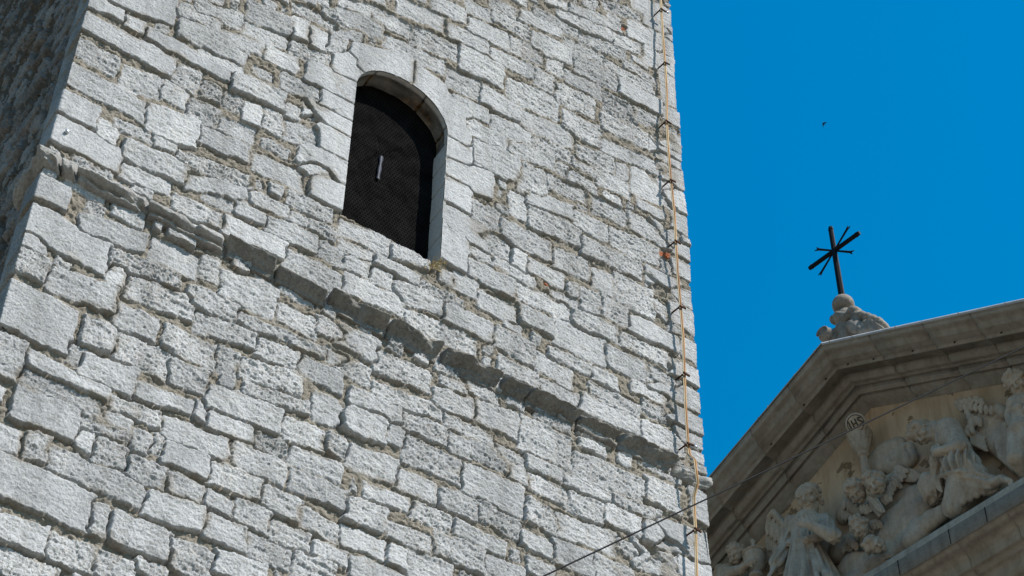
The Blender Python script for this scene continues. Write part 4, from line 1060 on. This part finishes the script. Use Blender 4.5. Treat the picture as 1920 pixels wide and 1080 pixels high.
B.rc(q_(1370, 1110, .36), q_(1392, 1112, .42), .12, .10, .03)
B.mesh('body', T, MAT_SCULPT)
lo, hi = box_of([q_(1332, 1050, .0), q_(1362, 1110, .3)], .1); Wg = Body(lo, hi, .011)
Wg.rc(q_(1350, 1068, .2), q_(1346, 1085, .15), .085, .07); wing_rows(Wg, [((1341, 1068), (1354, 1068), (-3, 26), (0, 28), 3, .05, .024, .22)], (0, 1, -.3), 2); Wg.mesh('wing', T, MAT_SCULPT)
T = thing('urn', 'lidded stone urn held by the crouching child', 'urn', q_(1417, 1085, .3))
lo, hi = box_of([q_(1385, 1015, .05), q_(1445, 1100, .05), q_(1415, 1095, .5), q_(1415, 1020, .55)], .08)
B = Body(lo, hi, .011); c = q_(1415, 1052, .28)
B.rc(c + [0, 0, -.12], c + [0, 0, .06], .12, .155, .03); B.rc(c + [0, 0, -.30], c + [0, 0, -.28], .10, .10, .02, flat=((0, 0, 1), .5)); B.rc(c + [0, 0, -.26], c + [0, 0, -.14], .06, .09, .02)
B.mesh('body', T, MAT_SCULPT)
B = Body(lo, hi, .011); B.el(c + [0, 0, .125], (.175, .175, .032), k=.01); B.el(c + [0, 0, .15], (.13, .13, .06), k=.02); B.rc(c + [0, 0, .17], c + [0, 0, .34], .045, .028, .012); B.el(c + [0, 0, .37], (.045, .045, .05), k=.008); B.mesh('lid', T, MAT_SCULPT)

# --- winged cherub heads
def cherub(px, py, n, fwd, up, s, seed, rows, label, extra=()):
    T = thing('cherub_head', label, 'cherub', q_(px, py, n), 'winged cherub heads of the pediment')
    c = q_(px, py, n); B = Body(c - .33, c + .33, .0105); B.head(c, fwd, up, s, curls=60, seed=seed, child=True); B.mesh('head', T, MAT_SCULPT)
    pts = [q_(x, y, .05) for r_ in rows for (x, y) in (r_[0], r_[1], (r_[0][0] + r_[2][0], r_[0][1] + r_[2][1]), (r_[1][0] + r_[3][0], r_[1][1] + r_[3][1]))]
    lo, hi = box_of(pts, .22); hi[1] = .55; lo[1] = -.05
    Wg = Body(lo, hi, .0105)
    for (a_, b_, r0, r1, nn) in extra: Wg.rc(q_(*a_, nn), q_(*b_, nn), r0, r1, .02)
    wing_rows(Wg, rows, (0, 1, -.3), seed); Wg.mesh('wing', T, MAT_SCULPT)
cherub(1643, 908, .38, (.06, .66, -.72), (-.35, .60, .70), .33, 21,
       [((1668, 892), (1690, 878), (50, 8), (42, 16), 5, .048, .024, .16), ((1664, 900), (1676, 876), (28, 14), (26, 8), 4, .05, .026, .22), ((1660, 918), (1672, 896), (8, 20), (14, 16), 4, .045, .026, .25), ((1652, 930), (1664, 924), (10, 16), (8, 18), 3, .04, .026, .26),
        ((1626, 926), (1640, 932), (26, 44), (22, 40), 4, .04, .024, .34), ((1630, 930), (1640, 940), (16, 26), (14, 22), 3, .04, .024, .38)],
       'upper cherub head below the chalice with one wing spread to the right', [((1664, 905), (1690, 888), .09, .08, .05), ((1668, 878), (1690, 876), .08, .06, .06)])
cherub(1607, 923, .36, (.05, .42, -.90), (-.15, .85, .50), .315, 22,
       [((1582, 930), (1604, 945), (0, 48), (-4, 36), 5, .042, .024, .16), ((1586, 928), (1612, 948), (-4, 28), (0, 24), 5, .042, .026, .22), ((1614, 946), (1632, 944), (4, 20), (2, 22), 4, .038, .026, .28)],
       'cherub head looking straight down beside the upper cherub', [((1592, 938), (1606, 950), .07, .07, .06)])
cherub(1613, 991, .38, (.0, .70, -.70), (-.20, .62, .74), .285, 23,
       [((1584, 1002), (1604, 1012), (-4, 38), (-10, 22), 5, .042, .024, .16), ((1590, 1000), (1606, 1016), (-2, 22), (0, 18), 4, .04, .026, .22), ((1626, 978), (1640, 974), (6, 20), (8, 18), 3, .045, .028, .24), ((1632, 985), (1646, 976), (6, 16), (8, 12), 3, .04, .026, .22)],
       'cherub head with open eyes in the lower middle, small curled wing at its right', [((1594, 1005), (1604, 1012), .06, .06, .1), ((1630, 985), (1640, 980), .05, .05, .14)])
cherub(1643, 1024, .38, (.60, .52, -.60), (-.45, .75, .40), .28, 24,
       [((1620, 1012), (1632, 1010), (-8, 14), (-4, 10), 3, .04, .024, .22), ((1650, 1040), (1664, 1036), (10, 12), (10, 8), 3, .04, .024, .20)],
       'lowest cherub head, tipped back and turned to the right', [((1628, 1018), (1640, 1030), .07, .07, .16)])

# --- chalice with the host
T = thing('chalice', 'carved chalice with a round inscribed host above the cherub heads', 'chalice', q_(1624, 885, .2))
lo, hi = box_of([q_(1580, 765, .05), q_(1650, 895, .05), q_(1610, 890, .5), q_(1600, 770, .5)], .06); B = Body(lo, hi, .0105)
c0, c1, c2, c3 = q_(1612, 818, .22), q_(1617, 843, .24), q_(1619, 853, .24), q_(1624, 886, .20)
B.rc(c0, c1, .18, .09, .02, fold=(.07, 12, 0)); B.rc(c0 + [0, 0, .10], c0 + [0, 0, .06], .10, .155, .02); B.el(c2, (.085, .085, .05), k=.01); B.el(q_(1617, 845, .24), (.10, .10, .03), k=.012); B.rc(c2, c3, .05, .06, .015)
for i in range(14):
    a_ = i * 6.283 / 14; d = np.array([math.cos(a_), math.sin(a_), 0]); B.rc(c0 + d * .165 + [0, 0, .05], c1 + d * .085, .018, .012, .008)
B.mesh('cup', T, MAT_SCULPT)
hc = q_(1605, 794, .40); fd = unit([.22, .72, -.64]); ud = unit(np.array([0, .5, .86]) - fd * (np.array([0, .5, .86]) @ fd)); rd = np.cross(fd, ud)
if rd[0] < 0: rd = -rd
B = Body(hc - .2, hc + .2, .007); B.el(hc, (.150, .150, .040), [rd, ud, fd], k=.01)
B.mesh('host', T, MAT_SCULPT)
B = Body(hc - .2, hc + .2, .0055)
P2 = lambda x, y: hc + rd * x + ud * y + fd * (.040 - 1.0 * (x * x + y * y))
def bar(x0, y0, x1, y1): B.rc(P2(x0 * 1.1, y0 * 1.2), P2(x1 * 1.1, y1 * 1.2), .0125, k=.002)
bar(-.075, -.045, -.075, .045); bar(-.035, -.045, -.035, .045); bar(.015, -.045, .015, .045); bar(-.035, 0, .015, 0)
bar(.085, .038, .055, .045); bar(.055, .045, .048, .022); bar(.048, .022, .085, -.018); bar(.085, -.018, .075, -.045); bar(.075, -.045, .045, -.036)
for k in range(24):
    a_ = k * 6.283 / 24; b_ = (k + 1) * 6.283 / 24
    B.rc(P2(.118 * math.cos(a_), .118 * math.sin(a_)), P2(.118 * math.cos(b_), .118 * math.sin(b_)), .007, k=.002)
B.mesh('inscription', T, MAT_LETTER)

# --- clouds
def cloud(label, lumps, folds=()):
    pts = [q_(x, y, n) for x, y, n, r_ in lumps]; c = np.mean(pts, 0)
    rr_ = max(r_ for *_, r_ in lumps)
    lo, hi = box_of(pts, rr_ + .05); lo[1] = -.03
    B = Body(lo, hi, .013)
    for (x, y, n, r_), p in zip(lumps, pts): B.el(p, (r_, min(r_ * .55, .15), r_), k=.04)
    for (a_, b_, n, w) in folds: B.rc(q_(*a_, n), q_(*b_, n), w, k=.02, op='sub')
    o = B.mesh('carved_cloud', None, MAT_SCULPT); tag(o, label, 'cloud', 'carved clouds of the pediment')
cloud('rounded carved stone cloud behind the foot of the chalice', [(1660, 846, .03, .17), (1678, 842, .04, .19), (1698, 848, .05, .16), (1706, 862, .04, .14), (1645, 858, .04, .15), (1680, 866, .05, .20), (1655, 872, .04, .16)],
      [((1698, 838), (1706, 850), .12, .022), ((1706, 850), (1705, 872), .12, .022), ((1690, 848), (1696, 860), .15, .018), ((1696, 860), (1694, 874), .15, .018), ((1642, 848), (1664, 852), .14, .016), ((1664, 852), (1672, 864), .15, .014)])
cloud('smooth broad carved cloud between the cherub heads and the kneeling angel', [(1690, 930, .02, .22), (1715, 935, .03, .22), (1700, 960, .05, .24), (1680, 975, .05, .24), (1730, 955, .05, .2), (1668, 955, .03, .2), (1705, 985, .06, .24), (1725, 992, .13, .2), (1745, 975, .16, .17), (1763, 964, .18, .14), (1712, 1008, .16, .18), (1672, 1005, .08, .24), (1660, 1040, .10, .22), (1630, 1060, .10, .24), (1700, 1015, .08, .2), (1600, 1065, .10, .25), (1578, 1030, .04, .22), (1590, 960, .02, .2), (1640, 960, .04, .22), (1600, 1100, .12, .25)],
      [((1735, 925), (1728, 968), .2, .014), ((1680, 1000), (1700, 985), .3, .012)])

# plinth strip the figures stand on
sweep('plinth', [(-1.05, -3.90), (-.68, -3.91), (-.60, -3.935), (-.575, -3.975), (-.575, -4.10), (-.56, -4.12), (-.55, -4.285), (-.60, -4.30)], [(-6.6 + .3 * k, 0) for k in range(45)], MAT_SCULPT, church, wob=.012, seed=44)
# ------------------------------------------------------------------ ball and scroll finial with the iron cross
T = tag(empty('finial', tuple(cw(0, -.7, .2))), 'carved stone finial of a ball over scrolls at the top of the pediment', 'finial')
def a_(px, py, n):                                       # (h, n rel. tympanum, z)
    p = cpt(px, py, n); return np.array([p[0], n - N0, p[2]])
bc = a_(1581, 572, -.70)
B = Body(bc - .24, bc + .24, .011); B.el(bc, (.165, .165, .165), k=.01); B.mesh('ball', T, MAT_FINIAL)
lo = np.array([-.45, -.05, -.25]); hi = np.array([.95, 1.05, 1.45]); B = Body(lo, hi, .012)
n7 = .30
B.rc(bc + [0, 0, -.13], bc + [0, 0, -.28], .085, .12, .02)
B.rc(bc + [0, 0, -.30], (0, n7, .75), .13, .20, .04); B.rc((0, n7, .8), (0, n7, .0), .19, .24, .04)
# side volute, its spiral to the front
vc = a_(1549, 628, -.42)
for dn in (0, -.10, -.20, -.30, -.40): B.el(vc + [0, dn, 0], (.118, .085, .118), k=.012)
for k in range(34):
    t0, t1 = k * .42, (k + 1) * .42; r0, r1 = .104 - .0062 * t0 * 1.1, .104 - .0062 * t1 * 1.1
    B.rc(vc + [-r0 * math.cos(t0), .078, r0 * math.sin(t0)], vc + [-r1 * math.cos(t1), .078, r1 * math.sin(t1)], .017, k=.003)
for dn in (.0, -.12, -.24):
    B.rc(vc + [.08, -.10 + dn, .06], np.array([.02, .42 + dn * .4, .80]), .07, .08, .02); B.rc(np.array([.02, .42 + dn * .4, .80]), np.array([0, .36 + dn * .3, 1.05]), .08, .07, .03)
# cushion scrolls on top, seen from below
B.rc(a_(1572, 594, -.55), a_(1588, 596, -.55), .085, .085, .006); B.el(a_(1565, 600, -.75), (.07, .09, .07), k=.006)
pk = [(1606, 592, .115), (1613, 600, .10), (1622, 598, .085), (1632, 601, .085), (1642, 605, .085), (1652, 608, .075), (1657, 612, .06)]
for (x, y, r_) in pk:
    for dn in (-.07, .07): B.rc(a_(x, y, -.62) + [0, dn, 0], a_(x, y, -.62) + [0, dn * .3, 0], r_ * .93, k=.002)
B.rc(a_(1606, 590, -.6), a_(1608, 610, -.52), .10, .07, .02); B.rc(a_(1608, 610, -.52), a_(1600, 622, -.44), .05, .03, .01)
# moulded cheek with fillet
B.rc(a_(1634, 602, -.50), a_(1655, 616, -.50), .024, .024, .004)
B.rc(a_(1625, 612, -.56), a_(1645, 624, -.56), .10, .08, .02); B.rc(a_(1598, 612, -.52), a_(1620, 625, -.52), .10, .09, .03)
B.mesh('scroll_base', T, MAT_FINIAL)
# iron cross
m, nt, b = new_mat('black_iron', 0.55); b.inputs['Base Color'].default_value = (0.012, 0.012, 0.013, 1); b.inputs['Metallic'].default_value = 0.3; MAT_IRON = m
X = tag(empty('iron_cross', tuple(APEX + HV * bc[0] + NV * (bc[1] + N0) + np.array([0, 0, bc[2] + .16]))), 'black iron cross with four thin forked rays standing on the stone ball', 'cross')
cc = np.array([bc[0] - .012, -.70, 2.775])
def W3(p): return cw(p[0], p[1], p[2])
def bar3(bm, a, b, w0, w1, t0=None):
    """tapered square bar with chamfered corners from a to b (h, n, z)"""
    a = np.array(a, float); b = np.array(b, float); d = unit(b - a); e1 = np.array([0, 1.0, 0]); e2 = np.cross(d, e1)
    rings = []
    for p, w in ((a, w0), (a + (b - a) * .5, (w0 + w1) / 2), (b, w1)):
        rings.append([bm.verts.new(W3(p + e1 * w * math.cos(k * math.pi / 4 + .39) * .8 + e2 * w * math.sin(k * math.pi / 4 + .39))) for k in range(8)])
    for r0, r1 in zip(rings[:-1], rings[1:]):
        for k in range(8): bm.faces.new((r0[k], r0[(k + 1) % 8], r1[(k + 1) % 8], r1[k]))
    bm.faces.new(rings[0]); bm.faces.new(rings[-1])
bm = bmesh.new(); bar3(bm, (bc[0], -.70, bc[2] + .14), (cc[0] - .005, -.70, 3.30), .052, .040); bar3(bm, (cc[0] - .005, -.70, 3.29), (cc[0] - .006, -.70, 3.36), .046, .036)
bar3(bm, (bc[0], -.70, bc[2] + .13), (bc[0], -.70, bc[2] + .20), .075, .045); bm_obj('upright', bm, MAT_IRON, X)
bm = bmesh.new(); bar3(bm, cc + [-.455, 0, -.012], cc + [.455, 0, .012], .042, .042)
for s_ in (-1, 1): bar3(bm, cc + [s_ * .42, 0, s_ * .011], cc + [s_ * .488, 0, s_ * .013], .049, .036)
bm_obj('crossbar', bm, MAT_IRON, X)
for ang in (45, 135, 225, 315):
    d = np.array([math.cos(math.radians(ang)), 0, math.sin(math.radians(ang))]); pz = np.array([-d[2], 0, d[0]])
    bm = bmesh.new(); bar3(bm, cc + d * .03, cc + d * .405, .015, .021)
    for s_ in (-1, 1): bar3(bm, cc + d * .40 + pz * .008 * s_, cc + d * .455 + pz * .030 * s_, .017, .008)
    bm_obj('ray', bm, MAT_IRON, X)

# ------------------------------------------------------------------ lightning conductor down the right corner
def tube(bm, pts, r, seg=8, flat=1.0):
    pts = [np.array(p, float) for p in pts]; rings = []
    for i, p in enumerate(pts):
        d = unit(pts[min(i + 1, len(pts) - 1)] - pts[max(i - 1, 0)]); e1 = unit(np.cross(d, [0, 1, 0.01])); e2 = np.cross(d, e1)
        rings.append([bm.verts.new(p + e1 * r * math.cos(2 * math.pi * k / seg) + e2 * r * flat * math.sin(2 * math.pi * k / seg)) for k in range(seg)])
    for r0, r1 in zip(rings[:-1], rings[1:]):
        for k in range(seg): bm.faces.new((r0[k], r0[(k + 1) % seg], r1[(k + 1) % seg], r1[k]))
    bm.faces.new(rings[0]); bm.faces.new(rings[-1])
m, nt, b = new_mat('copper_strip', 0.55); v = coords(nt, (4, 4, 1.6)); n1 = noise(nt, 1.0, 3, .6, v)
r1 = ramp(nt, [(0.32, (0.20, 0.10, 0.045)), (0.50, (0.36, 0.185, 0.07)), (0.66, (0.40, 0.30, 0.17))]); nt.links.new(n1.outputs[0], r1.inputs[0]); nt.links.new(r1.outputs[0], b.inputs['Base Color']); MAT_COPPER = m
m, nt, b = new_mat('bare_strip', 0.55); b.inputs['Base Color'].default_value = (0.37, 0.30, 0.20, 1); MAT_BARE = m
m, nt, b = new_mat('rusty_iron', 0.85); v = coords(nt); n1 = noise(nt, 40, 4, .6, v)
r1 = ramp(nt, [(0.35, (0.022, 0.016, 0.014)), (0.7, (0.10, 0.045, 0.026))]); nt.links.new(n1.outputs[0], r1.inputs[0]); nt.links.new(r1.outputs[0], b.inputs['Base Color']); MAT_RUST = m
LC = tag(empty('lightning_conductor', (8.98, -.08, 0.0)), 'orange lightning conductor strip clamped down the right corner of the tower', 'conductor')
zc_ = zt(8.98)
cl = [wall_pt(x, y, -.085) for x, y in ((1240, 20), (1247, 120), (1250, 230), (1258, 340), (1267, 455), (1276, 577), (1283, 703), (1290, 834), (1304, 995))]
pts = []
top = cl[0] + np.array([0, 0, 9.0]); pts.append(top)
for i, c in enumerate(cl[:8]):
    if i: 
        mth = (cl[i - 1] + c) / 2; pts.append(mth + np.array([.008 * (-1) ** i, -.004, 0]))
    else: pts.append((top * .1 + c * .9))
    pts.append(c)
pts += [wall_pt(1293, 852, -.085), wall_pt(1302.5, 861, -.135), wall_pt(1308, 905, -.145), wall_pt(1301, 930, -.075), wall_pt(1302, 960, -.08), cl[8], wall_pt(1306, 1075, -.085), wall_pt(1312, 1200, -.085)]
pts.append(np.array([pts[-1][0], -.085, 0.05]))
off = np.array([.0078, 0, 0])
bm = bmesh.new(); tube(bm, [p + off for p in pts], .0095, 8, .6); bm_obj('copper_strip', bm, MAT_COPPER, LC, True)
bm = bmesh.new(); tube(bm, [p - off + np.array([0, .003, 0]) for p in pts], .0065, 8, .6); bm_obj('bare_strip', bm, MAT_BARE, LC, True)
clp = []
for i, c in enumerate(cl):
    bm = bmesh.new()
    bmesh.ops.create_cube(bm, size=1, matrix=Matrix.Translation(c + np.array([.012, -.018, 0])) @ Matrix.Rotation(.15 * (-1) ** i, 4, 'Y') @ Matrix.Diagonal((.072, .014, .024, 1)))
    bmesh.ops.create_cube(bm, size=1, matrix=Matrix.Translation(c + np.array([-.028, .04, -.012])) @ Matrix.Rotation(.25, 4, 'X') @ Matrix.Diagonal((.014, .12, .014, 1)))
    bmesh.ops.create_cube(bm, size=1, matrix=Matrix.Translation(c + np.array([.0, .012, 0])) @ Matrix.Diagonal((.046, .012, .020, 1)))
    bmesh.ops.bevel(bm, geom=bm.edges[:], offset=.003, segments=1, affect='EDGES')
    k_ = bm_obj('clamp', bm, MAT_RUST, LC)
    if i in (0, 7):
        bm = bmesh.new(); bmesh.ops.create_cone(bm, cap_ends=True, segments=12, radius1=.014, radius2=.011, depth=.03, matrix=Matrix.Translation(c + np.array([.065, -.02, -.002])) @ Matrix.Rotation(math.radians(90), 4, 'Y'))
        o = bm_obj('bolt_head', bm, MAT_STEEL, None, True); o.parent = k_; o.matrix_parent_inverse = Matrix.Identity(4)
        # same frame as its clamp
        o.matrix_parent_inverse = Matrix.Translation(-Vector(LC.location)) @ Matrix.Translation(Vector(LC.location))

# ------------------------------------------------------------------ overhead wire
m, nt, b = new_mat('wire_sheath', 0.6); b.inputs['Base Color'].default_value = (0.03, 0.03, 0.032, 1); b.inputs['Specular IOR Level'].default_value = 0.0; MAT_WIRE = m
p0 = wall_pt(1020, 1080, -3.0); p1 = wall_pt(1920, 650, -3.0); d = p1 - p0
bm = bmesh.new(); wp = []
for k in range(60):
    t = -1.2 + 3.6 * k / 59; wp.append(p0 + d * t + np.array([0, 0, .05 * (t * t - t) * .6]))
tube(bm, wp, .0055, 8); o = bm_obj('overhead_wire', bm, MAT_WIRE, None, True); tag(o, 'thin dark cable strung across the lower right in front of tower and pediment', 'cable')

# ------------------------------------------------------------------ bird high in the sky
m, nt, b = new_mat('dark_plumage', 0.8); b.inputs['Base Color'].default_value = (0.02, 0.018, 0.02, 1)
rb = ray(1544.5, 232); bp = CAM + rb / np.linalg.norm(rb) * 110.0
rx, dn_, fw = M3[:, 0], M3[:, 1], M3[:, 2]
bm = bmesh.new()
ax = unit(rx * .70 + dn_ * .62 + fw * .35); sdv = unit(np.cross(ax, fw)); upv = np.cross(ax, sdv)
rings = []
for t, r_ in ((-.10, .004), (-.07, .016), (-.03, .026), (.02, .024), (.06, .012), (.10, .006), (.13, .003)):
    rings.append([bm.verts.new(bp + ax * t + sdv * r_ * math.cos(k * 1.0472) + upv * r_ * math.sin(k * 1.0472)) for k in range(6)])
for r0, r1 in zip(rings[:-1], rings[1:]):
    for k in range(6): bm.faces.new((r0[k], r0[(k + 1) % 6], r1[(k + 1) % 6], r1[k]))
bm.faces.new(rings[0]); bm.faces.new(rings[-1])
for s_ in (-1, 1):
    w = [bp - ax * .045 + sdv * s_ * .015, bp + ax * .02 + sdv * s_ * .015, bp + ax * .035 + sdv * s_ * .075 + upv * .03, bp + ax * .11 + sdv * s_ * .15 + upv * .045, bp - ax * .03 + sdv * s_ * .085 + upv * .03]
    w2 = [p + upv * .006 for p in w]
    va = [bm.verts.new(p) for p in w]; vb = [bm.verts.new(p) for p in w2]
    bm.faces.new(va); bm.faces.new(vb)
    for k in range(5): bm.faces.new((va[k], va[(k + 1) % 5], vb[(k + 1) % 5], vb[k]))
o = bm_obj('bird', bm, m); tag(o, 'tiny dark bird gliding in the blue sky above the cross', 'bird')

# ------------------------------------------------------------------ dry weed on the sill
m, nt, b = new_mat('dry_straw', 0.9); b.inputs['Base Color'].default_value = (0.40, 0.31, 0.16, 1)
bm = bmesh.new(); rg = np.random.default_rng(11)
for i in range(90):
    c = wall_pt(rg.normal(818, 9), rg.normal(497, 6), -.012)
    d = np.array([rg.normal(0, .5), -abs(rg.normal(.4, .3)), rg.normal(.1, .6)]); d = unit(d) * rg.uniform(.025, .07); s_ = unit(np.cross(d, [rg.normal(), 1, rg.normal()])) * .004
    v_ = [bm.verts.new(c - s_), bm.verts.new(c + s_), bm.verts.new(c + d * .6 + s_ * .7 + [0, 0, -.004]), bm.verts.new(c + d + [0, 0, -.012])]
    bm.faces.new((v_[0], v_[1], v_[2])); bm.faces.new((v_[0], v_[2], v_[3]))
o = bm_obj('dry_weed', bm, m); tag(o, 'small tuft of dry straw-coloured weed under the right corner of the window', 'weed')
